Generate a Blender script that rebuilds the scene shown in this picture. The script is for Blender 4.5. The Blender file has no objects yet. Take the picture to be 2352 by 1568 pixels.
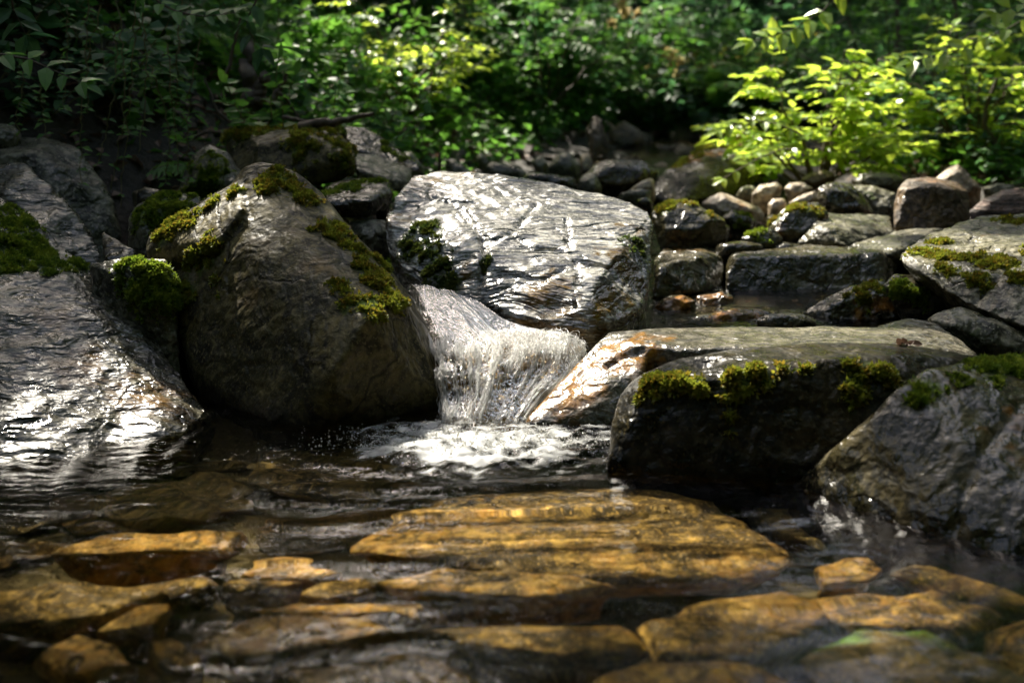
import bpy, bmesh, math, random
import numpy as np
from mathutils import Vector, Matrix
from mathutils.bvhtree import BVHTree
R = math.radians
sc = bpy.context.scene
C = sc.collection
random.seed(7)
RNG = np.random.default_rng(11)

# ------------------------------------------------------------------ camera
F, CX, CY = 2522.0, 1176.0, 784.0          # focal length and centre in picture units (2352 wide)
PITCH, CAMZ = R(13.0), 0.60
cam_d = bpy.data.cameras.new('camera'); cam = bpy.data.objects.new('camera', cam_d); C.objects.link(cam)
cam.location = (0, 0, CAMZ); cam.rotation_euler = (R(90) - PITCH, 0, 0)
cam_d.sensor_width = 36; cam_d.lens = 36 * F / 2352; cam_d.clip_end = 400; cam_d.clip_start = 0.05
cam_d.dof.use_dof = True; cam_d.dof.focus_distance = 2.2; cam_d.dof.aperture_fstop = 3.1
sc.camera = cam
# ------------------------------------------------------------------ sky, sun, exposure
SUN_EL, SUN_AZ = R(47), R(-28)
L = Vector((math.sin(SUN_AZ)*math.cos(SUN_EL), math.cos(SUN_AZ)*math.cos(SUN_EL), math.sin(SUN_EL)))
w = bpy.data.worlds.new('World'); sc.world = w; w.use_nodes = True
nt = w.node_tree; bg = nt.nodes['Background']
sky = nt.nodes.new('ShaderNodeTexSky'); sky.sky_type = 'NISHITA'; sky.sun_disc = False
sky.sun_elevation = SUN_EL; sky.sun_rotation = SUN_AZ; sky.dust_density = 5.0; sky.ozone_density = 0.6; sky.air_density = 0.8
nt.links.new(sky.outputs[0], bg.inputs[0]); bg.inputs[1].default_value = 0.15
sun_d = bpy.data.lights.new('sun', 'SUN'); sun = bpy.data.objects.new('sun', sun_d); C.objects.link(sun)
sun_d.energy = 4.5; sun_d.angle = R(0.5); sun_d.color = (1.0, 0.93, 0.80)
sun_d.cycles.is_caustics_light = True
sun.rotation_euler = (-L).to_track_quat('-Z', 'Y').to_euler(); sun.location = (-3, 5, 9)
sc.view_settings.view_transform = 'Standard'; sc.view_settings.look = 'None'
sc.view_settings.exposure = 1.95; sc.view_settings.gamma = 1.0
sc.cycles.max_bounces = 8; sc.cycles.transparent_max_bounces = 16
sc.cycles.sample_clamp_indirect = 3.0; sc.cycles.use_denoising = True
sc.cycles.caustics_reflective = False; sc.cycles.caustics_refractive = True

# ------------------------------------------------------------------ geometry helpers
SP, CP = math.sin(PITCH), math.cos(PITCH)
def ray(px, py):
    u, v = (px-CX)/F, (CY-py)/F
    return Vector((u, CP + v*SP, -SP + v*CP))
def P(px, py, d):                       # the point at distance d in front of the camera seen at (px, py)
    r = ray(px, py); return Vector((0, 0, CAMZ)) + r*(d/r.y)
def W(px, py, z=0.0):                   # the point at height z
    r = ray(px, py); return Vector((0, 0, CAMZ)) + r*((z-CAMZ)/r.z)

def WR(px, py, z):                       # the point at depth z under the pool seen at (px, py) through the water
    a = W(px, py, 0.0); d = ray(px, py).normalized(); n = Vector((0, 0, 1)); e = 1/1.33; c1 = -d.z; k = 1-e*e*(1-c1*c1)
    t = d*e + n*(e*c1-math.sqrt(k)); return a + t*(z/t.z)
def _hash(ix, iy, iz, s):
    h = (ix*374761393 + iy*668265263 + iz*2147483647 + s*974634777) & 0xffffffff
    h = ((h ^ (h >> 13)) * 1274126177) & 0xffffffff
    h = ((h ^ (h >> 16)) * 2246822519) & 0xffffffff
    return ((h ^ (h >> 15)) & 0xffff) / 65535.0
def vnoise(p, s=0):                     # smooth value noise, -1..1
    p = np.asarray(p, float); i = np.floor(p).astype(np.int64); f = p - i; f = f*f*f*(f*(f*6-15)+10)
    r = 0
    for dx in (0, 1):
        for dy in (0, 1):
            for dz in (0, 1):
                wgt = (f[:, 0] if dx else 1-f[:, 0])*(f[:, 1] if dy else 1-f[:, 1])*(f[:, 2] if dz else 1-f[:, 2])
                r = r + wgt*_hash(i[:, 0]+dx, i[:, 1]+dy, i[:, 2]+dz, s)
    return r*2-1
def fbm(p, s=0, o=4, g=0.5):
    p = np.asarray(p, float); a, r, t = 1.0, 0, 0
    for k in range(o):
        r = r + a*vnoise(p*(2.03**k) + 17.3*k, s+k); t += a; a *= g
    return r/t

def unit(a): return a/np.maximum(np.linalg.norm(a, axis=-1, keepdims=True), 1e-9)
def new_mesh(name, V, Fc, smooth=True):
    me = bpy.data.meshes.new(name)
    V = np.asarray(V, np.float32)
    if isinstance(Fc, np.ndarray):
        n, k = Fc.shape
        me.vertices.add(len(V)); me.vertices.foreach_set('co', V.ravel())
        me.loops.add(n*k); me.loops.foreach_set('vertex_index', Fc.ravel().astype(np.int32))
        me.polygons.add(n); me.polygons.foreach_set('loop_start', np.arange(0, n*k, k, dtype=np.int32))
        me.update(calc_edges=True)
    else:
        me.from_pydata(V.tolist(), [], Fc); me.update()
    me.polygons.foreach_set('use_smooth', np.full(len(me.polygons), smooth)); me.update()
    return me
def set_attr(me, name, vals):
    a = me.attributes.new(name, 'FLOAT', 'POINT'); a.data.foreach_set('value', np.asarray(vals, np.float32))
def link(name, me, mat=None, parent=None, loc=None):
    o = bpy.data.objects.new(name, me); C.objects.link(o)
    if mat and me and not me.materials: me.materials.append(mat)
    if loc is not None: o.location = loc
    if parent: o.parent = parent
    return o
def tag(o, label=None, cat=None, group=None, kind=None):
    if label: o['label'] = label
    if cat: o['category'] = cat
    if group: o['group'] = group
    if kind: o['kind'] = kind
    return o
def coords(me):
    a = np.empty(len(me.vertices)*3, np.float32); me.vertices.foreach_get('co', a); return a.reshape(-1, 3)
def normals(me):
    a = np.empty(len(me.vertices)*3, np.float32); me.vertices.foreach_get('normal', a); return a.reshape(-1, 3)

# ------------------------------------------------------------------ materials
class NT:
    def __init__(s, name):
        s.m = bpy.data.materials.new(name); s.m.use_nodes = True; s.t = s.m.node_tree; s.t.nodes.clear()
        s.out = s.n('ShaderNodeOutputMaterial')
    def n(s, typ, **kw):
        x = s.t.nodes.new(typ)
        for k, v in kw.items(): setattr(x, k, v)
        return x
    def l(s, a, b): s.t.links.new(a, b)
    def set(s, sock, v):
        if isinstance(v, bpy.types.NodeSocket): s.l(v, sock)
        else: sock.default_value = v if not isinstance(v, tuple) or len(v) != 3 or sock.type != 'RGBA' else (*v, 1)
    def mix(s, f, a, b, mode='MIX'):
        x = s.n('ShaderNodeMix', data_type='RGBA', blend_type=mode)
        s.set(x.inputs[0], f); s.set(x.inputs[6], a); s.set(x.inputs[7], b); return x.outputs[2]
    def math(s, op, a, b=0.0, clamp=False):
        x = s.n('ShaderNodeMath', operation=op, use_clamp=clamp); s.set(x.inputs[0], a); s.set(x.inputs[1], b); return x.outputs[0]
    def ramp(s, v, lo, hi, a=0.0, b=1.0):
        x = s.n('ShaderNodeMapRange'); s.set(x.inputs[0], v)
        for i, q in zip((1, 2, 3, 4), (lo, hi, a, b)): s.set(x.inputs[i], q)
        return x.outputs[0]
    def noise(s, vec, scale, detail=6, rough=0.6, dist=0.0):
        x = s.n('ShaderNodeTexNoise'); x.inputs['Scale'].default_value = scale; x.inputs['Detail'].default_value = detail
        x.inputs['Roughness'].default_value = rough; x.inputs['Distortion'].default_value = dist; s.l(vec, x.inputs['Vector'])
        return x.outputs[0]
    def mapping(s, vec, scale=(1, 1, 1), rot=(0, 0, 0)):
        x = s.n('ShaderNodeMapping'); x.inputs['Scale'].default_value = scale; x.inputs['Rotation'].default_value = rot
        s.l(vec, x.inputs[0]); return x.outputs[0]
    def attr(s, name): return s.n('ShaderNodeAttribute', attribute_name=name).outputs['Fac']
    def bump(s, h, strength, dist, nrm=None):
        x = s.n('ShaderNodeBump'); x.inputs['Strength'].default_value = strength; x.inputs['Distance'].default_value = dist
        s.l(h, x.inputs['Height'])
        if nrm: s.l(nrm, x.inputs['Normal'])
        return x.outputs[0]

def rock_mat(name, c1, c2, c3=(0.30, 0.29, 0.27), stain=(0.22, 0.10, 0.02), rough=(0.22, 0.6), b=1.0,
             layer=(1, 1, 1), rot=(0, 0, 0), spec=0.5, pale=0.5, crack=3.5, wrinkle=0.0):
    m = NT(name)
    tc = m.n('ShaderNodeTexCoord').outputs['Object']
    inf = m.n('ShaderNodeObjectInfo')
    off = m.n('ShaderNodeVectorMath', operation='SCALE'); m.l(inf.outputs['Random'], off.inputs['Scale']); off.inputs[0].default_value = (37, 21, 55)
    ad = m.n('ShaderNodeVectorMath', operation='ADD'); m.l(tc, ad.inputs[0]); m.l(off.outputs[0], ad.inputs[1])
    v = ad.outputs[0]; vl = m.mapping(v, layer, rot)
    n0 = m.noise(v, 2.3, 5, 0.6, 0.6); n1 = m.noise(vl, 6, 6, 0.62, 0.5); n2 = m.noise(v, 24, 4, 0.6); n3 = m.noise(vl, 75, 3, 0.6)
    n4 = m.noise(vl, 15, 5, 0.6, 1.0); n5 = m.noise(v, 150, 2, 0.5); n6 = m.noise(vl, 18, 2.5, 0.5, 0.6); n7 = m.noise(vl, 55, 2, 0.5, 0.3)
    col = m.mix(m.ramp(m.math('ADD', m.math('MULTIPLY', n0, .5), m.math('MULTIPLY', n1, .5)), 0.45, 0.56), c1, c2)
    col = m.mix(m.math('MULTIPLY', m.ramp(n2, 0.50, 0.60), pale), col, c3)
    col = m.mix(m.math('MULTIPLY', m.ramp(n4, 0.52, 0.60), 0.8), col, tuple(q*0.2 for q in c1))
    col = m.mix(m.ramp(n3, 0.44, 0.60, 0.0, 0.7), col, tuple(q*0.25 for q in c1))
    col = m.mix(m.ramp(n5, 0.55, 0.68, 0.0, 0.40), col, tuple(min(1, q*1.6) for q in c3))
    # hairline joints
    vo = m.n('ShaderNodeTexVoronoi', feature='DISTANCE_TO_EDGE'); vo.inputs['Scale'].default_value = crack
    dv = m.n('ShaderNodeVectorMath', operation='ADD'); nn_ = m.n('ShaderNodeTexNoise'); nn_.inputs['Scale'].default_value = 5; nn_.inputs['Detail'].default_value = 6
    m.l(v, nn_.inputs['Vector']); sc_ = m.n('ShaderNodeVectorMath', operation='SCALE'); sc_.inputs['Scale'].default_value = 0.28; m.l(nn_.outputs['Color'], sc_.inputs[0])
    m.l(v, dv.inputs[0]); m.l(sc_.outputs[0], dv.inputs[1]); m.l(dv.outputs[0], vo.inputs['Vector'])
    cr = m.math('MULTIPLY', m.ramp(vo.outputs[0], 0.0, 0.016, 1.0, 0.0), m.ramp(n0, 0.46, 0.54))
    col = m.mix(m.math('MULTIPLY', cr, 0.8), col, tuple(q*0.1 for q in c1))
    st = m.math('MULTIPLY', m.attr('stain'), m.ramp(n4, 0.28, 0.50), True)
    col = m.mix(st, col, m.mix(m.ramp(n2, 0.4, 0.6), stain, tuple(q*0.35 for q in stain)))
    ms = m.math('MULTIPLY', m.attr('moss'), m.ramp(n2, 0.36, 0.50), True)
    col = m.mix(ms, col, m.mix(m.ramp(n3, 0.4, 0.6), (0.02, 0.035, 0.006), (0.09, 0.13, 0.015)))
    wet = m.attr('wet')
    col = m.mix(m.math('MULTIPLY', wet, 0.7), col, (0.0, 0.0, 0.0))
    p = m.n('ShaderNodeBsdfPrincipled'); m.l(col, p.inputs['Base Color'])
    rg = m.ramp(m.math('ADD', m.math('MULTIPLY', n4, .6), m.math('MULTIPLY', n2, .4)), 0.42, 0.58, rough[0], rough[1])
    rg = m.math('SUBTRACT', rg, m.math('MULTIPLY', wet, 0.12)); rg = m.math('ADD', rg, m.math('MULTIPLY', ms, 0.4), True)
    m.l(m.math('MAXIMUM', rg, 0.1), p.inputs['Roughness']); p.inputs['Specular IOR Level'].default_value = spec
    h = m.math('SUBTRACT', n6, m.math('MULTIPLY', cr, 0.12))
    nb = m.bump(h, 1.0, 0.050*b)
    if wrinkle:
        w1 = m.noise(m.mapping(v, (0.7, 1.4, 2.0), rot), 5.0, 3, 0.5, 1.4); w2 = m.math('ABSOLUTE', m.math('SUBTRACT', w1, 0.5))
        nb = m.bump(w2, 1.0, 0.10*wrinkle, nb)
        col2 = m.mix(m.ramp(w2, 0.0, 0.018, 0.7, 0.0), col, tuple(q*0.15 for q in c1)); m.l(col2, p.inputs['Base Color'])
    nb = m.bump(n7, 1.0, 0.018*b, nb)
    m.l(nb, p.inputs['Normal']); m.l(p.outputs[0], m.out.inputs[0]); return m.m

M = {}
M['olive'] = rock_mat('olive_rock', (0.028, 0.026, 0.009), (0.090, 0.072, 0.024), (0.145, 0.12, 0.05), stain=(0.11, 0.075, 0.022), rough=(0.4, 0.7), pale=0.5, spec=0.22, crack=2.5, b=0.24)
M['olivewet'] = rock_mat('olive_wet_rock', (0.022, 0.021, 0.010), (0.07, 0.058, 0.026), (0.12, 0.10, 0.058), rough=(0.12, 0.34), pale=0.5, spec=0.35, crack=2.0, b=0.20)
M['grey'] = rock_mat('grey_rock', (0.045, 0.045, 0.028), (0.14, 0.128, 0.078), (0.25, 0.235, 0.165), rough=(0.25, 0.55), spec=0.3, b=0.34)
M['wet'] = rock_mat('wet_rock', (0.014, 0.013, 0.007), (0.055, 0.046, 0.020), (0.11, 0.096, 0.055), rough=(0.10, 0.40), pale=0.5, spec=0.4, b=0.32)
M['centre'] = rock_mat('pale_wet_rock', (0.12, 0.12, 0.112), (0.34, 0.33, 0.30), (0.50, 0.48, 0.42), stain=(0.11, 0.062, 0.005), rough=(0.10, 0.36), layer=(0.5, 0.9, 2.4), rot=(0.5, 0.15, 0), pale=0.6, spec=0.8, crack=2.2, wrinkle=0.55, b=0.22)
M['slope'] = rock_mat('streaked_wet_rock', (0.028, 0.027, 0.016), (0.10, 0.092, 0.060), (0.19, 0.175, 0.13), stain=(0.13, 0.075, 0.024), rough=(0.2, 0.45), layer=(0.6, 1.3, 2.6), rot=(0.2, 0.7, 0), spec=0.6, crack=2.5, b=0.32)
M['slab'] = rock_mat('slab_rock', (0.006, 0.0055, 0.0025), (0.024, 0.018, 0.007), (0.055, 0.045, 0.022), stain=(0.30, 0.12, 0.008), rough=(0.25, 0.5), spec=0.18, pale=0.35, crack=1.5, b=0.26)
M['ledgetop'] = rock_mat('grey_ledge_rock', (0.06, 0.055, 0.038), (0.15, 0.135, 0.095), (0.22, 0.20, 0.15), stain=(0.26, 0.12, 0.012), rough=(0.16, 0.36), pale=0.4, crack=1.5, b=0.26)
M['tan'] = rock_mat('tan_rock', (0.26, 0.19, 0.11), (0.42, 0.34, 0.23), (0.55, 0.48, 0.36), rough=(0.4, 0.8), b=0.30)
M['brown'] = rock_mat('brown_rock', (0.045, 0.026, 0.010), (0.115, 0.070, 0.030), (0.16, 0.11, 0.06), rough=(0.4, 0.8), b=0.35)
M['red'] = rock_mat('banded_rock', (0.05, 0.04, 0.03), (0.15, 0.075, 0.045), (0.16, 0.13, 0.10), rough=(0.4, 0.7), layer=(0.6, 0.6, 5), rot=(0, -0.5, 0), b=0.50)
M['bedstone'] = rock_mat('river_bed_rock', (0.08, 0.050, 0.012), (0.31, 0.17, 0.030), (0.44, 0.30, 0.09), stain=(0.10, 0.20, 0.02), rough=(0.6, 0.9), pale=0.7, b=0.36)
M['ledge'] = rock_mat('brown_ledge_rock', (0.06, 0.035, 0.010), (0.24, 0.13, 0.03), (0.30, 0.18, 0.06), rough=(0.2, 0.5), b=0.60)
M['beddark'] = rock_mat('dark_bed_rock', (0.04, 0.034, 0.010), (0.13, 0.088, 0.022), (0.22, 0.16, 0.05), stain=(0.14, 0.42, 0.012), rough=(0.6, 0.9), b=0.36)

def leaf_mat(name, c1, c2, trans=0.45, rough=0.52, tcol=None):
    m = NT(name); g = m.n('ShaderNodeNewGeometry'); inf = m.n('ShaderNodeObjectInfo')
    r = m.math('FRACT', m.math('ADD', g.outputs['Random Per Island'], inf.outputs['Random']))
    col = m.mix(r, c1, c2)
    nz = m.noise(m.n('ShaderNodeTexCoord').outputs['Object'], 60, 3)
    col = m.mix(m.ramp(nz, 0.4, 0.7, 0, 0.35), col, tuple(q*0.5 for q in c1))
    p = m.n('ShaderNodeBsdfPrincipled'); m.l(col, p.inputs['Base Color']); p.inputs['Roughness'].default_value = rough
    p.inputs['Specular IOR Level'].default_value = 0.45
    t = m.n('ShaderNodeBsdfTranslucent'); m.l(m.mix(r, tcol or tuple(min(1, q*1.7) for q in c1), tcol or tuple(min(1, q*1.7) for q in c2)), t.inputs[0])
    x = m.n('ShaderNodeMixShader'); x.inputs[0].default_value = trans; m.l(p.outputs[0], x.inputs[1]); m.l(t.outputs[0], x.inputs[2])
    m.l(x.outputs[0], m.out.inputs[0]); return m.m
M['leaf'] = leaf_mat('green_leaf', (0.045, 0.13, 0.018), (0.11, 0.24, 0.03))
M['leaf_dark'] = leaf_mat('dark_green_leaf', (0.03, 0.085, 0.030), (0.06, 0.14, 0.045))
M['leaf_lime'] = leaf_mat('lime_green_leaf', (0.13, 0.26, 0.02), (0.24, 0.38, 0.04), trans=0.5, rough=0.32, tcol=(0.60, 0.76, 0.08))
M['leaf_canopy'] = leaf_mat('canopy_leaf', (0.035, 0.09, 0.02), (0.06, 0.13, 0.03), trans=0.25)
M['leaf_yellow'] = leaf_mat('yellow_leaf', (0.25, 0.22, 0.03), (0.34, 0.30, 0.05), trans=0.5)
M['flower'] = leaf_mat('cream_flower', (0.50, 0.40, 0.18), (0.6, 0.5, 0.25), trans=0.3)
M['litter'] = leaf_mat('dead_leaf', (0.10, 0.055, 0.03), (0.20, 0.12, 0.08), trans=0.1, rough=0.6)
def moss_mat(name, c1, c2, c3):
    m_ = leaf_mat(name, c1, c2, trans=0.4, rough=0.5); t = m_.node_tree
    tc = t.nodes.new('ShaderNodeTexCoord'); n = t.nodes.new('ShaderNodeTexNoise'); n.inputs['Scale'].default_value = 38; n.inputs['Detail'].default_value = 5; n.inputs['Roughness'].default_value = .7; t.links.new(tc.outputs['Object'], n.inputs[0])
    mr = t.nodes.new('ShaderNodeMapRange'); mr.inputs[1].default_value = .44; mr.inputs[2].default_value = .58; t.links.new(n.outputs[0], mr.inputs[0])
    for nd, sk in ((next(q for q in t.nodes if q.type == 'BSDF_PRINCIPLED'), 'Base Color'), (next(q for q in t.nodes if q.type == 'BSDF_TRANSLUCENT'), 'Color')):
        src = nd.inputs[sk].links[0].from_socket; mx = t.nodes.new('ShaderNodeMix'); mx.data_type = 'RGBA'
        t.links.new(mr.outputs[0], mx.inputs[0]); t.links.new(src, mx.inputs[6]); mx.inputs[7].default_value = (*c3, 1); t.links.new(mx.outputs[2], nd.inputs[sk])
    return m_
M['moss'] = moss_mat('green_moss', (0.03, 0.06, 0.006), (0.12, 0.19, 0.014), (0.24, 0.30, 0.03))
M['moss_gold'] = moss_mat('golden_moss', (0.04, 0.07, 0.006), (0.20, 0.13, 0.015), (0.26, 0.30, 0.03))
M['moss_dark'] = moss_mat('dark_moss', (0.012, 0.025, 0.006), (0.04, 0.07, 0.012), (0.10, 0.12, 0.02))
def plain(name, c1, c2, rough=0.7, scale=20, b=0.5, layer=(1, 1, 1)):
    m = NT(name); tc = m.mapping(m.n('ShaderNodeTexCoord').outputs['Object'], layer)
    n1 = m.noise(tc, scale, 8, 0.7); n2 = m.noise(tc, scale*6, 4, 0.7)
    col = m.mix(m.ramp(n1, 0.35, 0.65), c1, c2); col = m.mix(m.ramp(n2, 0.5, 0.8, 0, 0.5), col, tuple(q*0.3 for q in c1))
    p = m.n('ShaderNodeBsdfPrincipled'); m.l(col, p.inputs['Base Color']); p.inputs['Roughness'].default_value = rough
    m.l(m.bump(m.math('ADD', n1, n2), b, 0.02), p.inputs['Normal']); m.l(p.outputs[0], m.out.inputs[0]); return m.m
M['bark'] = plain('bark', (0.05, 0.035, 0.022), (0.11, 0.08, 0.05), layer=(1, 1, 0.2))
M['stem'] = plain('green_stem', (0.10, 0.11, 0.03), (0.17, 0.14, 0.05), scale=40)
def soil_mat():
    m_ = plain('forest_soil', (0.009, 0.007, 0.003), (0.034, 0.024, 0.010), scale=9, b=1.0)
    t = m_.node_tree; p = [n for n in t.nodes if n.type == 'BSDF_PRINCIPLED'][0]; src = p.inputs['Base Color'].links[0].from_socket
    g = t.nodes.new('ShaderNodeNewGeometry'); sx = t.nodes.new('ShaderNodeSeparateXYZ'); t.links.new(g.outputs['Position'], sx.inputs[0])
    mr = t.nodes.new('ShaderNodeMapRange'); mr.inputs[1].default_value = 0.0; mr.inputs[2].default_value = -0.06; t.links.new(sx.outputs[2], mr.inputs[0])
    mx = t.nodes.new('ShaderNodeMix'); mx.data_type = 'RGBA'; mx.blend_type = 'ADD'; t.links.new(mr.outputs[0], mx.inputs[0]); t.links.new(src, mx.inputs[6]); mx.inputs[7].default_value = (0.035, 0.028, 0.008, 1)
    t.links.new(mx.outputs[2], p.inputs['Base Color']); return m_
M['soil'] = soil_mat()
M['gravelbed'] = M['soil']

# ------------------------------------------------------------------ terrain
def bed(y):
    y = np.asarray(y, float)
    return np.interp(y, [-60, -9, -2.5, -1.5, 1.0, 1.9, 2.15, 2.4, 3.0, 5.0, 8.0, 12, 20, 60], [24, 5.0, 0.3, -0.22, -0.22, -0.2, -0.10, 0.0, 0.03, 0.13, 0.28, 0.6, 4.2, 20])  # ground behind the camera raised into a bank to block low light
def ground_h(x, y):
    x = np.asarray(x, float); y = np.asarray(y, float)
    xl = np.interp(y, [-6, 1.5, 2.8, 3.6, 5, 8, 12, 18], [-2.4, -1.9, -1.55, -0.95, -0.45, 0.9, 2.0, 3.0])
    xr = np.interp(y, [-6, 1.5, 3.8, 5.2, 8, 12, 18], [2.6, 2.3, 2.1, 1.55, 2.0, 2.9, 4.5])
    sl = np.interp(y, [0, 3.4, 4.4, 6.0, 9, 14], [1.4, 1.6, 0.95, 0.6, 0.55, 0.5])
    sr = np.interp(y, [0, 4, 6, 10], [0.5, 0.28, 0.30, 0.5])
    dl = xl - x; dr = x - xr
    hl = sl*0.25*np.log1p(np.exp(np.clip(dl/0.25, -30, 30))); hr = sr*0.25*np.log1p(np.exp(np.clip(dr/0.25, -30, 30)))
    hl = np.where(hl > 2.0, 2.0 + (hl-2.0)*0.5, hl)
    p = np.stack([x, y, 0*x], -1).reshape(-1, 3)
    n = (fbm(p*0.9, 3, 3)*0.10 + fbm(p*3.5, 9, 3)*0.03).reshape(x.shape)
    hr = hr + np.clip(dr-2.0, 0, 60)*0.45  # right slope raised farther out to close off the low sky
    return bed(y) + hl + hr + n*np.clip(0.25 + (hl+hr)*1.5, 0, 1)
def make_ground():
    def warp(a, lo, hi, near, n):
        t = np.linspace(-1, 1, n); s = np.sign(t)*np.abs(t)
        return a + np.where(np.abs(t) < .7, t/0.7*near, np.sign(t)*(near + ((np.abs(t)-.7)/.3)**2*(hi-near)))
    xs = warp(0.6, 0, 60, 5.5, 420); ys = warp(6.0, 0, 60, 7.5, 480)
    X, Y = np.meshgrid(xs, ys); Z = ground_h(X, Y); nx, ny = len(xs), len(ys)
    V = np.stack([X, Y, Z], -1).reshape(-1, 3)
    i = (np.arange(ny-1)[:, None]*nx + np.arange(nx-1)[None]).ravel()
    me = new_mesh('ground', V, np.stack([i, i+1, i+nx+1, i+nx], 1))
    o = link('ground', me, M['soil']); o.cycles.is_caustics_receiver = True; return tag(o, kind='structure')
make_ground()
def gz(x, y): return float(ground_h(np.array([x]), np.array([y]))[0])

# ------------------------------------------------------------------ rocks
def hull_faces(pts):
    bm = bmesh.new()
    for p in pts: bm.verts.new(p)
    r = bmesh.ops.convex_hull(bm, input=bm.verts)
    junk = [v for v in bm.verts if not v.link_faces]
    bmesh.ops.delete(bm, geom=junk, context='VERTS')
    return bm
def solid(hulls, voxel, smooth):
    big = bmesh.new(); me = bpy.data.meshes.new('tmp')
    for h in hulls:
        b = hull_faces(h); b.to_mesh(me); b.free(); big.from_mesh(me)
    bmesh.ops.recalc_face_normals(big, faces=big.faces)
    big.to_mesh(me); big.free()
    o = bpy.data.objects.new('tmp', me); C.objects.link(o)
    rm = o.modifiers.new('r', 'REMESH'); rm.mode = 'VOXEL'; rm.voxel_size = voxel
    if smooth: s = o.modifiers.new('s', 'SMOOTH'); s.factor = 0.6; s.iterations = smooth
    dg = bpy.context.evaluated_depsgraph_get()
    ev = bpy.data.meshes.new_from_object(o.evaluated_get(dg))
    bpy.data.objects.remove(o); bpy.data.meshes.remove(me)
    return ev
def poly_hull(poly, d, lean=0.6, bulge=0.08, back=0.35, sink=0.06, shrink=0.8):
    """a stone's silhouette given its own distance, a face that leans back, a bulge, a back and a foot"""
    ymax = max(q[1] for q in poly); ymin = min(q[1] for q in poly); out = []
    cx = sum(q[0] for q in poly)/len(poly); cy = sum(q[1] for q in poly)/len(poly)
    w_ = (max(q[0] for q in poly)-min(q[0] for q in poly))/F*d
    for q in poly:
        dd = q[2] if len(q) > 2 else d + lean*(ymax-q[1])/F*d
        p = P(q[0], q[1], dd); out.append(p)
        pb = P(cx+(q[0]-cx)*shrink, cy+(q[1]-cy)*shrink + 4, dd + back); out.append(pb)
        if q[1] > cy:
            out.append(p - Vector((0, 0, sink))); out.append(pb - Vector((0, 0, sink)))
        pf = P(cx+(q[0]-cx)*0.6, cy+(q[1]-cy)*0.55, d + lean*(ymax-(cy+(q[1]-cy)*0.55))/F*d - bulge); out.append(pf)
    return out
def cast(bvh, px, py):
    r = ray(px, py).normalized(); h = bvh.ray_cast(Vector((0, 0, CAMZ)), r)
    return h[0]
ROCKS = {}
def moss_part(me_co, tri, attr, n, mat, parent, size=0.006, seed=1, droop=0.35, loc=(0, 0, 0), lift=0.0):
    rg = np.random.default_rng(seed); size *= 1.0; n = int(n*.8)
    cen = (me_co[tri[:, 0]] + me_co[tri[:, 1]])/2; tuft = np.clip(fbm(cen*48, seed+5, 4, .7)*4+.35, .01, 1)
    a, b, c = me_co[tri[:, 0]], me_co[tri[:, 1]], me_co[tri[:, 2]]
    cr = np.cross(b-a, c-a); ar = np.linalg.norm(cr, axis=1)/2
    wt = ar*np.clip(attr[tri].mean(1), 0, 1)**1.5*tuft
    if wt.sum() <= 0: return None
    idx = rg.choice(len(tri), n, p=wt/wt.sum())
    r1, r2 = rg.random(n), rg.random(n); s = np.sqrt(r1)
    p = a[idx]*(1-s)[:, None] + b[idx]*(s*(1-r2))[:, None] + c[idx]*(s*r2)[:, None]
    nn = cr[idx]/np.maximum(np.linalg.norm(cr[idx], axis=1), 1e-9)[:, None]
    thick = np.clip(attr[tri[idx]].mean(1), 0, 1)
    p = p + nn*(rg.random(n)*thick*size*.75*tuft[idx])[:, None]
    k = 4
    p = np.repeat(p, k, 0); nn = np.repeat(nn, k, 0); N = len(p)
    d = nn*0.28 + rg.normal(size=(N, 3))*0.6 + np.array([0, 0, -droop])
    d /= np.linalg.norm(d, axis=1)[:, None]
    up = np.cross(d, rg.normal(size=(N, 3))); up /= np.linalg.norm(up, axis=1)[:, None]
    side = np.cross(d, up); Ls = size*(0.7+rg.random(N)*1.1); Ws = Ls*0.24
    V = np.stack([p - nn*size*0.3, p + d*(Ls*.5)[:, None] + side*Ws[:, None], p + d*Ls[:, None] + up*(Ls*.15)[:, None], p + d*(Ls*.5)[:, None] - side*Ws[:, None]], 1).reshape(-1, 3)
    me = new_mesh('moss', V, np.arange(N*4).reshape(-1, 4), False)
    return link('moss', me, mat, parent)

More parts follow.
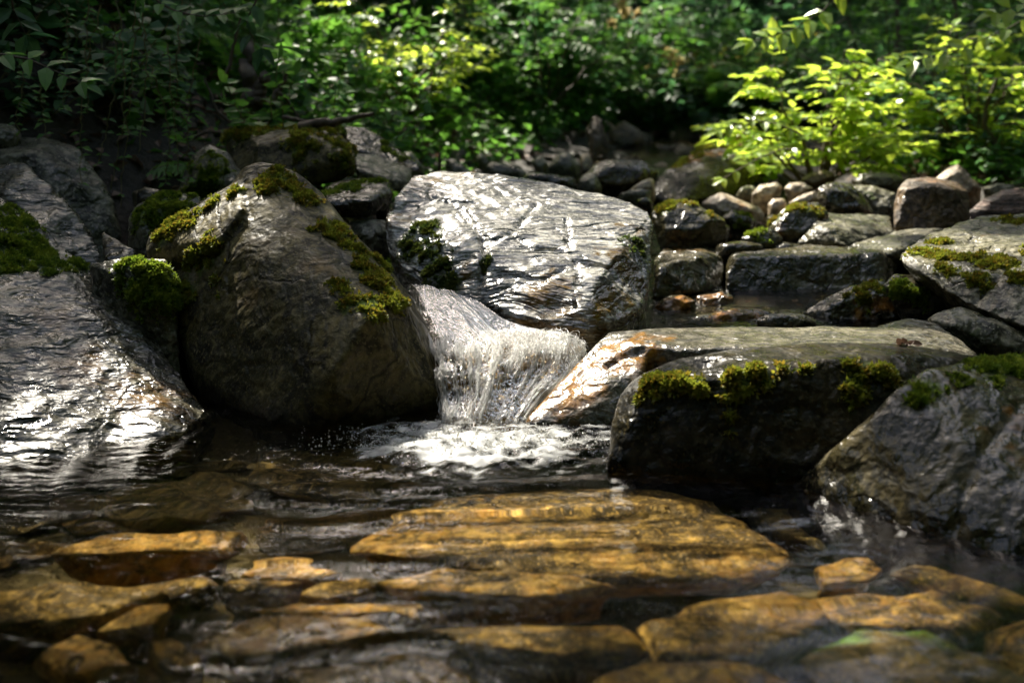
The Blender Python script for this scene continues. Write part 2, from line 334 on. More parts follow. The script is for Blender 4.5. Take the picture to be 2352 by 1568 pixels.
def rock(name, label, hulls, mat, group=None, voxel=None, smooth=6, amp=0.022, freq=3.0, rid=0.022, fine=0.003,
         stain=(), moss=(), wet=(), cracks=(), dents=(), mossn=0, mossmat='moss', mosssize=0.006, wetline=None, cat='rock', seed=None, strat=0.0):
    allp = np.array([p[:] for h in hulls for p in h]); size = (allp.max(0)-allp.min(0)).max()
    seed = seed if seed is not None else len(ROCKS)*13+5
    smooth = smooth if voxel or size > .6 else max(1, int(smooth*.55))
    voxel = voxel or max(size/60, 0.004)
    me = solid(hulls, voxel, smooth)
    co = coords(me).astype(float); nr = normals(me).astype(float)
    q = co*freq/size
    disp = fbm(q, seed, 4, 0.5)*amp*size
    if rid: disp += -np.abs(fbm(q*1.7+5, seed+40, 4, 0.55))*rid*size
    if fine: disp += (fbm(q*9, seed+60, 3)+.6*(-np.abs(fbm(q*16, seed+61, 3))))*fine*1.8*size
    if strat:
        g = q.copy(); g[:, 2] *= 3.5; g += fbm(q*1.5, seed+3, 2)[:, None]*0.6
        disp += fbm(g*2.2, seed+80, 3, 0.6)*strat*size
    co += nr*disp[:, None]
    bv = BVHTree.FromPolygons([tuple(c) for c in co], [tuple(f.vertices) for f in me.polygons])
    for line, wd, dp in cracks:
        pts = [cast(bv, *q2) for q2 in line]; pts = [np.array(p) for p in pts if p is not None]
        dist = np.full(len(co), 9.0)
        for a, b in zip(pts[:-1], pts[1:]):
            t = np.clip(((co-a)@(b-a))/max((b-a)@(b-a), 1e-9), 0, 1); dist = np.minimum(dist, np.linalg.norm(co-(a+t[:, None]*(b-a)) + (fbm(co*40, seed+7, 2)*0.006)[:, None], axis=1))
        co -= nr*(dp*np.exp(-(dist/wd)**2))[:, None]
    for px, py, rp, dp in dents:
        c = cast(bv, px, py)
        if c is None: continue
        rr = rp*c.y/F; dd = np.linalg.norm(co-np.array(c), axis=1); co -= nr*(dp*np.exp(-(dd/rr)**2))[:, None]
    def field(blobs, s, thr=0.25):
        v = np.zeros(len(co))
        for bl in blobs:
            c = cast(bv, bl[0], bl[1])
            if c is None: continue
            rr = bl[2]*c.y/F; st = bl[3] if len(bl) > 3 else 1.0
            dd = np.linalg.norm(co-np.array(c), axis=1)
            v = np.maximum(v, st*np.clip(1.5-dd/rr*1.2, 0, 1))
        if blobs: v = np.clip(v*1.9 + (fbm(co*20, s, 5, .8)*3.2-0.85), 0, 1)*(v > 0.02)
        return v
    fs, fm, fw = field(stain, seed+11), field(moss, seed+22), field(wet, seed+33)
    if wetline is not None: fw = np.maximum(fw, np.clip(1-(co[:, 2]-wetline)/0.045 + fbm(co*20, seed+1, 2)*.5, 0, 1))
    co += nr*(fm*0.002)[:, None]
    base = np.array([co[:, 0].mean(), co[:, 1].mean(), co[:, 2].min()])
    loc = co - base
    me.vertices.foreach_set('co', loc.astype(np.float32).ravel())
    me.polygons.foreach_set('use_smooth', np.full(len(me.polygons), True)); me.update()
    set_attr(me, 'stain', fs); set_attr(me, 'moss', fm); set_attr(me, 'wet', fw)
    me.name = name
    o = link(name, me, M[mat], loc=Vector(base)); tag(o, label, cat, group)
    if mossn:
        me.calc_loop_triangles(); t = np.empty(len(me.loop_triangles)*3, np.int32); me.loop_triangles.foreach_get('vertices', t)
        moss_part(loc, t.reshape(-1, 3), fm, mossn, M[mossmat], o, mosssize, seed)
    ROCKS[name] = o
    return o, bv

V3 = Vector
# --- big tilted rock, lower left
h = [P(-500, 250, 2.9), P(-60, 400, 2.52), P(0, 440, 2.46), P(70, 492, 2.42), P(200, 600, 2.34), P(300, 682, 2.26), P(400, 800, 2.14), P(468, 905, 2.05),
     W(490, 965) + V3((0, .05, 0)), W(440, 1000), W(300, 1028), W(150, 1052), W(-20, 1068), W(-300, 1085), P(0, 850, 1.94), P(150, 900, 1.93), P(0, 650, 2.13), P(180, 760, 2.06), P(-400, 700, 2.1), P(-350, 1000, 1.80)]
h += [p + V3((-.25, .5, -.25)) for p in h[:9]] + [V3((p.x, p.y, -0.25)) + V3((0, -.03, 0)) for p in h[8:14]]
rock('boulder', 'big pale rock sloping into the pool at the lower left, wet and streaked', [h], 'slope', voxel=0.009, smooth=5, amp=0.012, fine=0.0026, strat=0.009, rid=.006,
     stain=[(330, 900, 120), (200, 840, 90), (420, 950, 70), (120, 740, 70)], moss=[(20, 560, 85), (90, 600, 75), (30, 500, 60), (170, 600, 40), (0, 620, 50)], mossn=9000, mosssize=0.0065,
     wet=[(60, 960, 60), (60, 820, 40), (430, 960, 60)], cracks=[([(300, 905), (380, 900), (460, 905)], 0.004, 0.006)])
# --- tall left boulder
dE = W(700, 978).y
h = [P(600, 373, 2.42), P(560, 385, 2.4), P(640, 380, 2.42), P(690, 400, 2.42), P(740, 440, 2.40), P(800, 512, 2.38), P(870, 585, 2.34), P(930, 655, 2.30), P(975, 740, 2.22), P(1000, 830, 2.16),
     P(1010, 900, 2.12), W(1008, 962)+V3((0, .10, 0)), W(860, 975)+V3((0, .08, 0)), W(700, 978), W(620, 965), W(520, 940)+V3((0, .02, 0)), P(450, 850, 2.12), P(395, 760, 2.2), P(385, 650, 2.26), P(400, 590, 2.32), P(520, 450, 2.40),
     P(838, 738, 1.95), P(768, 860, 1.90), P(928, 690, 2.08), P(690, 600, 2.12), P(560, 560, 2.18), P(600, 800, 2.03), P(760, 640, 2.10), P(590, 440, 2.30), P(850, 640, 2.16)]
h += [P(600, 400, 2.75), P(850, 600, 2.75), P(950, 800, 2.7), P(450, 600, 2.65), P(450, 850, 2.5)]
h += [V3((p.x, p.y+.02, -.25)) for p in h[11:16]] + [V3((.0, 2.6, -.2)), V3((-.6, 2.5, -.2))]
h2 = [P(545, 415, 2.36), P(520, 430, 2.36), P(430, 480, 2.34), P(335, 545, 2.32), P(330, 580, 2.30), P(400, 600, 2.26), P(500, 560, 2.2), P(560, 480, 2.24), P(560, 600, 2.3), P(350, 640, 2.3), P(380, 600, 2.6), P(540, 430, 2.7)]
rock('boulder', 'tall dark boulder with golden moss on its ridge, left of the cascade', [h, h2], 'olive', voxel=0.0075, smooth=3, amp=0.014, fine=0.001, rid=0.006,
     moss=[(640, 420, 55), (700, 450, 45), (760, 530, 50), (810, 570, 45), (860, 640, 55), (900, 690, 45), (840, 700, 50), (600, 410, 30), (790, 660, 30, .7), (880, 610, 40), (470, 470, 45), (400, 520, 55), (360, 530, 40), (450, 610, 60, .8), (420, 680, 55), (480, 560, 40, .7), (500, 660, 45, .6), (540, 440, 25)],
     mossn=16000, mossmat='moss_gold', mosssize=0.0065, stain=[(650, 600, 150, .5), (800, 540, 60, .6)],
     cracks=[([(520, 870), (560, 840), (650, 835), (700, 870), (715, 900)], 0.0035, 0.006), ([(580, 760), (650, 705), (780, 660)], 0.004, 0.004)], wetline=0.0)
# green moss on the same boulder's shoulder and a small stone in the gap
rock('mossy_stone', 'small stone cushioned with bright green moss between the two left boulders',
     [poly_hull([(200, 605), (250, 590), (300, 582), (385, 590), (410, 640), (405, 780), (330, 720), (240, 650)], 2.16, 0.4, 0.03, 0.25, 0.2)], 'grey', smooth=5,
     moss=[(300, 620, 60), (350, 640, 60), (380, 690, 60), (320, 660, 50)], mossn=7000, mosssize=0.007, amp=0.03)
rock('mossy_stone', 'round stone half covered in fine green moss behind the tall left boulder',
     [poly_hull([(290, 500), (310, 470), (350, 452), (400, 444), (460, 450), (480, 500), (430, 580), (330, 590), (290, 550)], 2.62, 0.5, 0.05, 0.3, 0.1)], 'grey', smooth=9,
     moss=[(370, 480, 70), (420, 490, 60), (340, 530, 40, .7)], mossn=5000, mosssize=0.006, amp=0.02)
rock('boulder', 'large rounded grey boulder with a lit crest at the far left edge',
     [[P(-300, 320, 3.2), P(0, 303, 3.2), P(100, 303, 3.15), P(185, 345, 3.1), P(225, 395, 3.06), P(262, 460, 3.0), P(288, 540, 2.95), P(270, 640, 2.9), P(0, 640, 2.9), P(-300, 640, 2.9), P(60, 345, 2.95), P(-200, 380, 2.95), P(150, 480, 2.9),
       P(200, 620, 2.85), P(0, 330, 3.6), P(180, 400, 3.6), P(250, 560, 3.5), P(-300, 400, 3.7)]], 'grey', smooth=5, amp=0.02, rid=0.02, strat=0.008, fine=0.001, voxel=0.012)
rock('stone', 'ribbed brownish grey stone in front of the far left boulder',
     [[P(-150, 430, 2.8), P(0, 385, 2.78), P(50, 374, 2.78), P(85, 396, 2.74), P(135, 452, 2.70), P(200, 512, 2.66), P(240, 590, 2.6), P(215, 640, 2.55), P(60, 600, 2.55), P(-150, 640, 2.6), P(20, 450, 2.64), P(120, 560, 2.55), P(50, 400, 3.1), P(200, 560, 3.0), P(-150, 500, 3.1)]],
     'slope', smooth=4, amp=0.03, rid=0.03, strat=0.02, voxel=0.010)
rock('stone', 'low grey stone poking up at the far left behind the boulders', [poly_hull([(-40, 300), (0, 283), (30, 285), (52, 305), (40, 330), (-40, 330)], 3.05, 0.5, 0.03, 0.2)], 'grey', smooth=8)
rock('stone', 'small wet blue-white glinting stone wedged left of the mossy cushion', [poly_hull([(232, 530), (262, 545), (310, 572), (300, 600), (240, 600)], 2.32, 1.5, 0.01, 0.1)], 'wet', smooth=2)
rock('stone', 'pointed green-grey stone standing in shade beneath the vines', [poly_hull([(405, 445), (440, 355), (480, 328), (520, 350), (565, 400), (570, 450)], 3.1, 0.8, 0.05, 0.3)], 'grey', smooth=3, moss=[(470, 380, 60, .8), (450, 420, 50)], mossn=2500)
rock('stone', 'dark low stone at the foot of the vine bank', [poly_hull([(300, 440), (330, 430), (385, 440), (400, 460), (310, 465)], 3.0, 0.6, 0.03, 0.2)], 'wet', smooth=4)
rock('mossy_boulder', 'wide dark block with mossy top edge under the fallen branch',
     [[P(515, 305, 3.35), P(600, 296, 3.35), P(700, 292, 3.35), P(770, 300, 3.3), P(818, 345, 3.2), P(815, 400, 3.15), P(740, 428, 3.12), P(600, 430, 3.12), P(520, 400, 3.2), P(700, 310, 3.18), P(790, 345, 3.12), P(600, 330, 3.2),
       P(700, 292, 3.8), P(540, 300, 3.8), P(800, 350, 3.6), P(560, 420, 3.6)]], 'olive', smooth=3, amp=0.02, rid=0.015,
     moss=[(560, 300, 60), (650, 297, 60), (720, 300, 60), (790, 335, 45), (800, 370, 40), (700, 340, 60, .6)], mossn=6000, mossmat='moss_gold', mosssize=0.008)
rock('stone', 'brown knob of rock under the tip of the fallen branch', [poly_hull([(735, 300), (745, 280), (775, 280), (800, 310), (790, 330), (740, 320)], 3.45, 0.6, 0.03, 0.2)], 'brown', smooth=4, moss=[(760, 290, 30, .7)], mossn=500)
rock('stone', 'long dark slanting slab with a moss line, left of the pale boulder',
     [[P(775, 290, 3.7), P(840, 292, 3.7), P(965, 378, 3.5), P(965, 398, 3.45), P(820, 340, 3.5), P(840, 300, 4.0), P(960, 390, 3.8), P(800, 350, 3.5)]], 'wet', smooth=2, amp=0.015, moss=[(880, 335, 30, .6), (930, 360, 30, .6)], mossn=800)
rock('stone', 'flat light grey slab lying below the long dark slab',
     [[P(815, 347, 3.45), P(860, 352, 3.5), P(950, 388, 3.4), P(930, 415, 3.25), P(880, 405, 3.2), P(815, 385, 3.2), P(880, 440, 3.2), P(940, 440, 3.25), P(820, 420, 3.2), P(900, 380, 3.6), P(900, 440, 3.5)]], 'grey', smooth=2, amp=0.012)
rock('mossy_stone', 'flat slab with a mossy top just left of the pale boulder',
     [[P(730, 432, 3.0), P(800, 408, 3.1), P(860, 404, 3.12), P(897, 415, 3.0), P(902, 445, 2.92), P(850, 462, 2.78), P(770, 470, 2.78), P(740, 455, 2.8), P(850, 500, 2.8), P(760, 500, 2.8), P(900, 480, 2.95), P(860, 440, 3.3)]], 'wet', smooth=2, amp=0.012,
     moss=[(800, 430, 50), (860, 420, 40), (760, 445, 35)], mossn=2500)
rock('stone', 'small wet stone with a pale top tucked behind the tall boulder', [poly_hull([(805, 508), (840, 500), (885, 503), (900, 530), (860, 560), (815, 545)], 2.75, 1.0, 0.02, 0.2)], 'grey', smooth=4, wetline=.1)

# --- pale central boulder
cp = [P(885, 500, 2.66), P(900, 450, 2.78), P(945, 397, 2.95), P(1010, 388, 3.0), P(1110, 399, 2.98), P(1190, 405, 2.96), P(1280, 424, 2.93), P(1380, 440, 2.88), P(1440, 455, 2.84), P(1492, 480, 2.78), P(1506, 520, 2.72),
      P(1500, 600, 2.60), P(1480, 690, 2.46), P(1440, 742, 2.36), P(1370, 752, 2.30), P(1280, 750, 2.30), P(1180, 742, 2.36), P(1090, 700, 2.42), P(1000, 655, 2.48), P(920, 612, 2.55), P(884, 560, 2.62),
      P(1100, 520, 2.66), P(1300, 560, 2.56), P(1000, 470, 2.74), P(1400, 600, 2.48), P(1350, 690, 2.33), P(1200, 630, 2.45)]
cp += [p + V3((0, .3, -.22)) for p in cp[:12]] + [p + V3((0, .05, -.15)) for p in cp[12:20]]
rock('boulder', 'broad pale cracked boulder gleaming wet behind the cascade', [cp], 'centre', voxel=0.006, smooth=5, amp=0.012, rid=0.006, fine=0.0012, strat=0.005,
     stain=[(1265, 660, 75), (1290, 715, 70), (1440, 610, 75), (1420, 700, 80), (1465, 540, 60), (1370, 735, 60), (1440, 520, 40, .8), (915, 500, 60, .8), (960, 420, 80, .7), (1060, 400, 60, .6), (1040, 640, 60, .7)],
     moss=[(950, 600, 50, .8), (1000, 630, 50), (1040, 650, 40), (930, 560, 30, .7), (970, 520, 40, .55), (1180, 402, 40, .6), (1000, 560, 60, .5), (1120, 610, 40, .4), (1450, 560, 40, .6)], mossn=4200, mossmat='moss_dark', mosssize=0.0055,
     wet=[(1000, 645, 60), (1120, 700, 60), (1230, 740, 50)],
     cracks=[([(1000, 450), (1060, 480), (1110, 540), (1115, 600), (1100, 650)], 0.006, 0.018), ([(1290, 425), (1300, 500), (1310, 560), (1330, 640), (1320, 700)], 0.005, 0.014),
             ([(1180, 540), (1230, 570), (1290, 575)], 0.007, 0.010), ([(940, 440), (1000, 460), (1090, 465)], 0.006, 0.008), ([(1230, 470), (1180, 530), (1120, 560)], 0.008, 0.008),
             ([(1340, 600), (1400, 615), (1420, 640)], 0.008, 0.012), ([(1140, 630), (1250, 640), (1290, 620)], 0.008, 0.008)],
     dents=[(930, 470, 40, .020), (1280, 690, 45, .012), (1440, 640, 50, .008)])

# --- slab right of the cascade: rear shelf with the golden lip, front dark block
a = [P(1400, 756, 2.17), P(1550, 748, 2.20), P(1750, 744, 2.21), P(2000, 748, 2.19), P(2130, 748, 2.16), P(2200, 770, 2.08), P(2258, 818, 1.97), P(1440, 790, 2.05), P(1600, 800, 1.99), P(1900, 790, 1.99), P(2150, 800, 1.95)]
a += [p - V3((0, 0, .25)) for p in a]
b = [P(1400, 757, 2.16), P(1360, 800, 2.08), P(1330, 850, 2.04), P(1270, 905, 2.0), P(1215, 955, 1.97), P(1480, 800, 2.04), P(1480, 850, 1.98), P(1350, 890, 1.98), P(1240, 965, 1.95), P(1500, 760, 2.15), P(1430, 860, 1.98),
     W(1200, 985) + V3((0, .02, 0)), W(1300, 992)+V3((0, .03, 0)), W(1440, 990)+V3((0, .03, 0)), P(1320, 850, 2.3)]
b += [V3((p.x, p.y+.03, -.22)) for p in b[-4:]]
e = [P(2000, 750, 2.22), P(2060, 733, 2.27), P(2100, 728, 2.28), P(2150, 740, 2.25), P(2200, 775, 2.12), P(2060, 770, 2.1), P(2100, 790, 2.05), P(2060, 800, 2.4), P(2200, 850, 2.3)]
rock('slab', 'smooth wet rear ledge with an orange lip pouring beside the cascade', [a, b, e], 'ledgetop', voxel=0.008, smooth=7, amp=0.008, fine=0.0008, rid=0.004,
     stain=[(1400, 830, 100), (1330, 870, 100), (1260, 930, 90), (1460, 800, 80), (1500, 780, 70, .7), (2230, 800, 50, .8)], wetline=0.0,
     cracks=[([(1395, 838), (1440, 812), (1475, 805)], 0.006, 0.012)])
a = [W(1397, 1076), W(1600, 1095), W(1830, 1108), W(2000, 1110), P(1407, 970, 1.74), P(1424, 905, 1.77), P(1453, 872, 1.80), P(1498, 845, 1.81), P(1560, 820, 1.84), P(1700, 797, 1.86), P(1880, 785, 1.88), P(2080, 790, 1.88), P(2180, 805, 1.86), P(2245, 822, 1.84),
     P(1500, 885, 1.72), P(1620, 868, 1.71), P(1750, 848, 1.71), P(1900, 828, 1.73), P(2050, 812, 1.78), P(2200, 826, 1.80), P(1450, 1000, 1.70), P(1800, 1000, 1.67), P(2000, 900, 1.70), P(2200, 900, 1.72)]
a += [V3((p.x, p.y, -.25)) for p in a[:4]] + [P(1560, 860, 2.3), P(2200, 880, 2.3), V3((.2, 2.1, -.2)), V3((1.0, 2.2, -.2))]
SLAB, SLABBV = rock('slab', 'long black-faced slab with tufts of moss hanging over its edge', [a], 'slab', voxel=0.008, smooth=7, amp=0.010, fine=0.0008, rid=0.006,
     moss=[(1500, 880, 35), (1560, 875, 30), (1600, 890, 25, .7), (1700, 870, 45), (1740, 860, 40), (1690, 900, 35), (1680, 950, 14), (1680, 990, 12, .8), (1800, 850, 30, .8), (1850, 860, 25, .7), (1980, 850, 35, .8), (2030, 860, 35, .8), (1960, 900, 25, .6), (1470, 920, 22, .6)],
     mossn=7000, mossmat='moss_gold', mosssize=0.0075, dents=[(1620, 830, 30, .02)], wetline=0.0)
# --- right foreground rock running under the water
a = [P(2130, 833, 1.64), P(2200, 826, 1.68), P(2352, 812, 1.76), P(2600, 780, 1.95), P(2060, 888, 1.59), P(1990, 960, 1.57), P(1900, 1030, 1.58), P(1825, 1090, 1.61), W(1790, 1115, -.02), W(1900, 1150), W(2050, 1180), W(2200, 1222), W(2352, 1280), W(2600, 1330),
     P(2250, 1000, 1.50), P(2110, 1000, 1.535), P(2352, 900, 1.60), P(2200, 900, 1.58), P(2600, 1000, 1.5)]
a += [p + V3((.15, .5, -.3)) for p in a[:8]] + [V3((p.x*.97, p.y-.12, -.22)) for p in a[8:14]]
rock('boulder', 'large wet boulder sliding under the pool at the right, moss on its crest', [a], 'olivewet', voxel=0.0085, smooth=6, amp=0.012, fine=0.0012, rid=0.006,
     moss=[(2250, 850, 50), (2310, 845, 55), (2352, 840, 60), (2140, 890, 40), (2110, 920, 35), (2090, 870, 25, .6), (2200, 870, 30, .7), (2290, 880, 35, .8)], mossn=8000, mosssize=0.0065,
     cracks=[([(2352, 920), (2270, 1020), (2220, 1110), (2195, 1210)], 0.006, 0.010)], stain=[(2330, 1000, 90, .5)], wetline=0.0)
# --- right middle stones
rock('mossy_boulder', 'big pale boulder with thick golden green moss at the right edge',
     [[P(2060, 582, 2.55), P(2075, 570, 2.6), P(2130, 535, 2.75), P(2200, 508, 2.9), P(2260, 495, 2.95), P(2352, 488, 3.0), P(2550, 500, 3.0), P(2065, 602, 2.5), P(2140, 640, 2.4), P(2220, 700, 2.3), P(2352, 752, 2.2), P(2550, 780, 2.2), P(2352, 560, 2.55), P(2200, 560, 2.58),
       P(2250, 640, 2.35), P(2400, 640, 2.3), P(2120, 600, 3.0), P(2352, 600, 3.3), P(2550, 650, 3.3), P(2140, 700, 2.6), P(2240, 790, 2.5), P(2500, 850, 2.4)]], 'grey', smooth=5, amp=0.014, rid=0.014, voxel=0.0095,
     moss=[(2130, 580, 45), (2180, 590, 50), (2230, 590, 50), (2290, 600, 50), (2180, 620, 35), (2150, 560, 30), (2330, 640, 40, .7), (2330, 505, 40, .7), (2250, 640, 40, .6), (2352, 580, 40, .7)], mossn=9000, mossmat='moss_gold', mosssize=0.007,
     cracks=[([(2352, 590), (2290, 640), (2240, 690)], 0.006, 0.015), ([(2080, 600), (2150, 632), (2230, 690)], 0.006, .010), ([(2352, 560), (2300, 580), (2270, 570)], 0.005, .01)], stain=[(2270, 530, 60, .4)])
rock('stone', 'humped stone below the big mossy right boulder', [poly_hull([(2128, 735), (2160, 712), (2210, 702), (2290, 725), (2352, 755), (2450, 790), (2450, 840), (2300, 815), (2240, 800)], 2.2, 0.8, 0.04, 0.3)], 'grey', smooth=6, amp=.02, moss=[(2250, 790, 30, .4)], wetline=.05)
rock('mossy_stone', 'dark stone with a thin lit rim and a little moss behind the rear ledge',
     [poly_hull([(1838, 715), (1900, 680), (1960, 652), (2020, 640), (2090, 665), (2130, 700), (2110, 760), (1960, 770), (1850, 760)], 2.6, 0.5, 0.04, 0.3)], 'wet', smooth=4, amp=.02, moss=[(1970, 680, 40, .8), (2020, 660, 30, .8)], mossn=1500, mossmat='moss_gold', stain=[(2000, 710, 70, .5)])
rock('mossy_stone', 'wedge-shaped stone with a dark green mossy side at the right', [poly_hull([(2025, 655), (2055, 627), (2130, 635), (2200, 675), (2225, 700), (2160, 712), (2080, 690)], 2.48, 0.9, 0.03, 0.25)], 'wet', smooth=4, amp=.02,
     moss=[(2070, 665, 40), (2110, 680, 35), (2190, 690, 30, .7)], mossn=3000)
rock('boulder', 'long dark upright-faced block behind the rear ledge',
     [[P(1675, 572, 3.15), P(1850, 562, 3.2), P(2045, 560, 3.2), P(2062, 590, 3.1), P(1690, 590, 2.95), P(1850, 585, 2.95), P(2030, 582, 2.98), P(1660, 640, 2.93), P(1665, 690, 2.9), P(1850, 720, 2.86), P(2040, 680, 2.9), P(1700, 760, 2.9), P(2050, 760, 2.9), P(1700, 580, 3.4), P(2040, 570, 3.4), P(1850, 700, 3.3)]],
     'wet', smooth=4, amp=.012, rid=.01, voxel=.01)
rock('slab', 'flat grey ledge stone joining the dark block and the brown cube', [[P(1890, 562, 3.25), P(1960, 545, 3.4), P(2060, 525, 3.5), P(2150, 508, 3.6), P(2210, 510, 3.5), P(2130, 540, 3.2), P(2070, 570, 3.05), P(2040, 585, 3.0), P(1960, 580, 3.05), P(1960, 640, 3.1), P(2150, 620, 3.2), P(2200, 560, 3.6)]], 'grey', smooth=4, amp=.02)
rock('stone', 'squat black block just right of the pale boulder', [[P(1495, 600, 3.05), P(1520, 572, 3.2), P(1600, 556, 3.3), P(1655, 572, 3.2), P(1664, 592, 3.05), P(1600, 585, 2.95), P(1510, 610, 2.85), P(1665, 655, 2.95), P(1600, 670, 2.85), P(1500, 690, 2.8), P(1580, 620, 3.4), P(1650, 700, 2.95)]], 'wet', smooth=4, amp=.02, stain=[(1560, 575, 60, .8)])
rock('stone', 'low golden brown wet stone in the dark hollow beside the pale boulder', [poly_hull([(1500, 700), (1520, 680), (1570, 672), (1600, 690), (1570, 725), (1510, 725)], 2.68, 0.8, 0.02, 0.15)], 'wet', smooth=2, amp=.05, stain=[(1550, 690, 60)])
rock('stone', 'flat golden stone lying under the long dark block', [poly_hull([(1600, 680), (1660, 668), (1685, 680), (1690, 705), (1610, 712)], 2.75, 0.8, 0.02, 0.15)], 'wet', smooth=2, amp=.04, stain=[(1640, 690, 60)])
rock('stone', 'rim-lit olive stone just above the rear ledge, right of the pale boulder', [poly_hull([(1515, 752), (1560, 735), (1630, 722), (1680, 706), (1740, 708), (1790, 722), (1800, 760), (1530, 765)], 2.58, 0.5, 0.02, 0.15)], 'wet', smooth=5, amp=.03, stain=[(1700, 725, 80)])
rock('stone', 'small dark oval stone with a bright rim above the rear ledge', [poly_hull([(1735, 735), (1760, 722), (1810, 716), (1850, 722), (1878, 740), (1860, 760), (1745, 760)], 2.5, 0.5, 0.02, 0.12)], 'wet', smooth=7, amp=.02)
rock('mossy_stone', 'wet blue-grey stone with a mossy top right behind the pale boulder', [poly_hull([(1492, 490), (1530, 465), (1570, 458), (1620, 475), (1668, 508), (1640, 535), (1590, 552), (1515, 545)], 3.2, 0.9, 0.04, 0.3)], 'wet', smooth=5, amp=.03, moss=[(1530, 470, 40), (1570, 468, 35, .8), (1640, 500, 25, .5)], mossn=1800, mossmat='moss_gold')
rock('stone', 'sunlit pale pyramid-shaped stone at the edge of the gravel', [poly_hull([(1608, 466), (1628, 452), (1655, 440), (1700, 460), (1745, 478), (1755, 492), (1710, 505), (1640, 492)], 3.9, 0.6, 0.05, 0.2)], 'tan', smooth=1, amp=.02, stain=[(1720, 480, 30)])
rock('stone', 'dark mossy stone in front of the sunlit pyramid stone', [poly_hull([(1655, 500), (1680, 482), (1720, 490), (1738, 508), (1700, 522)], 3.6, 0.7, 0.03, 0.2)], 'wet', smooth=5, moss=[(1700, 495, 25, .7)], mossn=500)
rock('mossy_stone', 'rounded dark stone with a green cap leaning on the grey block', [poly_hull([(1748, 555), (1765, 515), (1790, 482), (1825, 465), (1880, 465), (1905, 490), (1900, 520), (1870, 560)], 3.35, 0.7, 0.05, 0.3)], 'wet', smooth=3, amp=.02, moss=[(1830, 475, 35), (1880, 475, 30, .8), (1790, 500, 25, .6)], mossn=1800, mossmat='moss_gold', stain=[(1790, 530, 40, .7)])
rock('stone', 'angular light grey block with a flat top left of the brown cube', [[P(1828, 560, 3.3), P(1868, 505, 3.35), P(1890, 487, 3.55), P(2050, 494, 3.6), P(2056, 530, 3.4), P(2040, 560, 3.35), P(1930, 560, 3.2), P(1905, 520, 3.25), P(1860, 590, 3.3), P(2040, 600, 3.3), P(2040, 500, 3.8), P(1900, 500, 3.8)]], 'grey', smooth=1, amp=.012)
rock('stone', 'dark mossy stone at the waterline in front of the capped stone', [poly_hull([(1700, 545), (1740, 525), (1780, 522), (1800, 545), (1790, 570), (1710, 570)], 3.15, 0.7, 0.02, 0.2)], 'wet', smooth=6, amp=.02, moss=[(1750, 535, 30, .5)], mossn=500)
rock('stone', 'dark stone with a split face between the pebbles and brown cube', [poly_hull([(1875, 455), (1880, 430), (1905, 418), (1955, 425), (1990, 455), (2010, 490), (1940, 495), (1890, 480)], 3.8, 0.5, 0.05, 0.25)], 'wet', smooth=2, amp=.03)
rock('stone', 'tilted green-grey slab leaning behind the brown cube', [poly_hull([(1950, 422), (2010, 425), (2058, 445), (2060, 490), (2020, 492), (1985, 455)], 3.95, 1.0, 0.02, 0.2)], 'grey', smooth=2, moss=[(2010, 445, 40, .4)])
rock('pebble', 'cream sunlit pebble, leftmost under the bright shrub', [poly_hull([(1726, 445), (1745, 425), (1785, 418), (1798, 428), (1785, 448), (1740, 462)], 4.2, 0.7, 0.03, 0.12)], 'tan', 'sunlit pebbles under the shrub', smooth=5, amp=.02)
rock('pebble', 'tan sunlit pebble between the cream pebble and the shrub stem', [poly_hull([(1800, 432), (1815, 418), (1845, 418), (1868, 432), (1845, 445), (1815, 450)], 4.2, 0.7, 0.03, 0.12)], 'tan', 'sunlit pebbles under the shrub', smooth=6)
rock('pebble', 'small round cream pebble below the two larger sunlit ones', [poly_hull([(1762, 468), (1775, 455), (1800, 455), (1808, 468), (1790, 482), (1768, 482)], 4.0, 0.7, 0.02, 0.1)], 'tan', 'sunlit pebbles under the shrub', smooth=7)
rock('pebble', 'sunlit wedge-shaped pebble against the dark split stone', [poly_hull([(1812, 465), (1840, 448), (1875, 438), (1880, 455), (1850, 470)], 3.95, 0.8, 0.02, 0.12)], 'tan', 'sunlit pebbles under the shrub', smooth=3)
rock('stone', 'brown angular stone right at the foot of the bright shrub', [poly_hull([(1838, 415), (1860, 397), (1895, 390), (1918, 402), (1890, 420), (1860, 430)], 4.4, 0.7, 0.03, 0.15)], 'brown', smooth=3)
rock('stone', 'smooth oval grey stone right of the bright shrub', [poly_hull([(1963, 415), (1975, 400), (2010, 395), (2060, 400), (2078, 415), (2060, 435), (1990, 435)], 4.3, 0.4, 0.05, 0.2)], 'grey', smooth=9)
rock('stone', 'brown cube-shaped stone standing on the grey ledge', [[P(2052, 470, 3.5), P(2060, 435, 3.52), P(2085, 412, 3.6), P(2130, 407, 3.65), P(2200, 417, 3.65), P(2224, 438, 3.6), P(2228, 500, 3.5), P(2200, 522, 3.42), P(2130, 528, 3.4), P(2056, 526, 3.42), P(2080, 430, 3.46), P(2190, 435, 3.46), P(2140, 425, 3.45), P(2060, 550, 3.5), P(2220, 540, 3.5),
     P(2080, 415, 3.85), P(2210, 430, 3.85), P(2070, 530, 3.8), P(2220, 520, 3.8)]], 'brown', smooth=3, amp=.012, rid=.008, stain=[(2130, 412, 40, .6)], cracks=[([(2130, 450), (2135, 520)], .006, .006)])
rock('stone', 'light upright pointed stone behind the brown cube', [poly_hull([(2145, 410), (2170, 388), (2200, 376), (2225, 400), (2255, 435), (2240, 460), (2200, 440)], 4.0, 0.4, 0.05, 0.2)], 'tan', smooth=2)
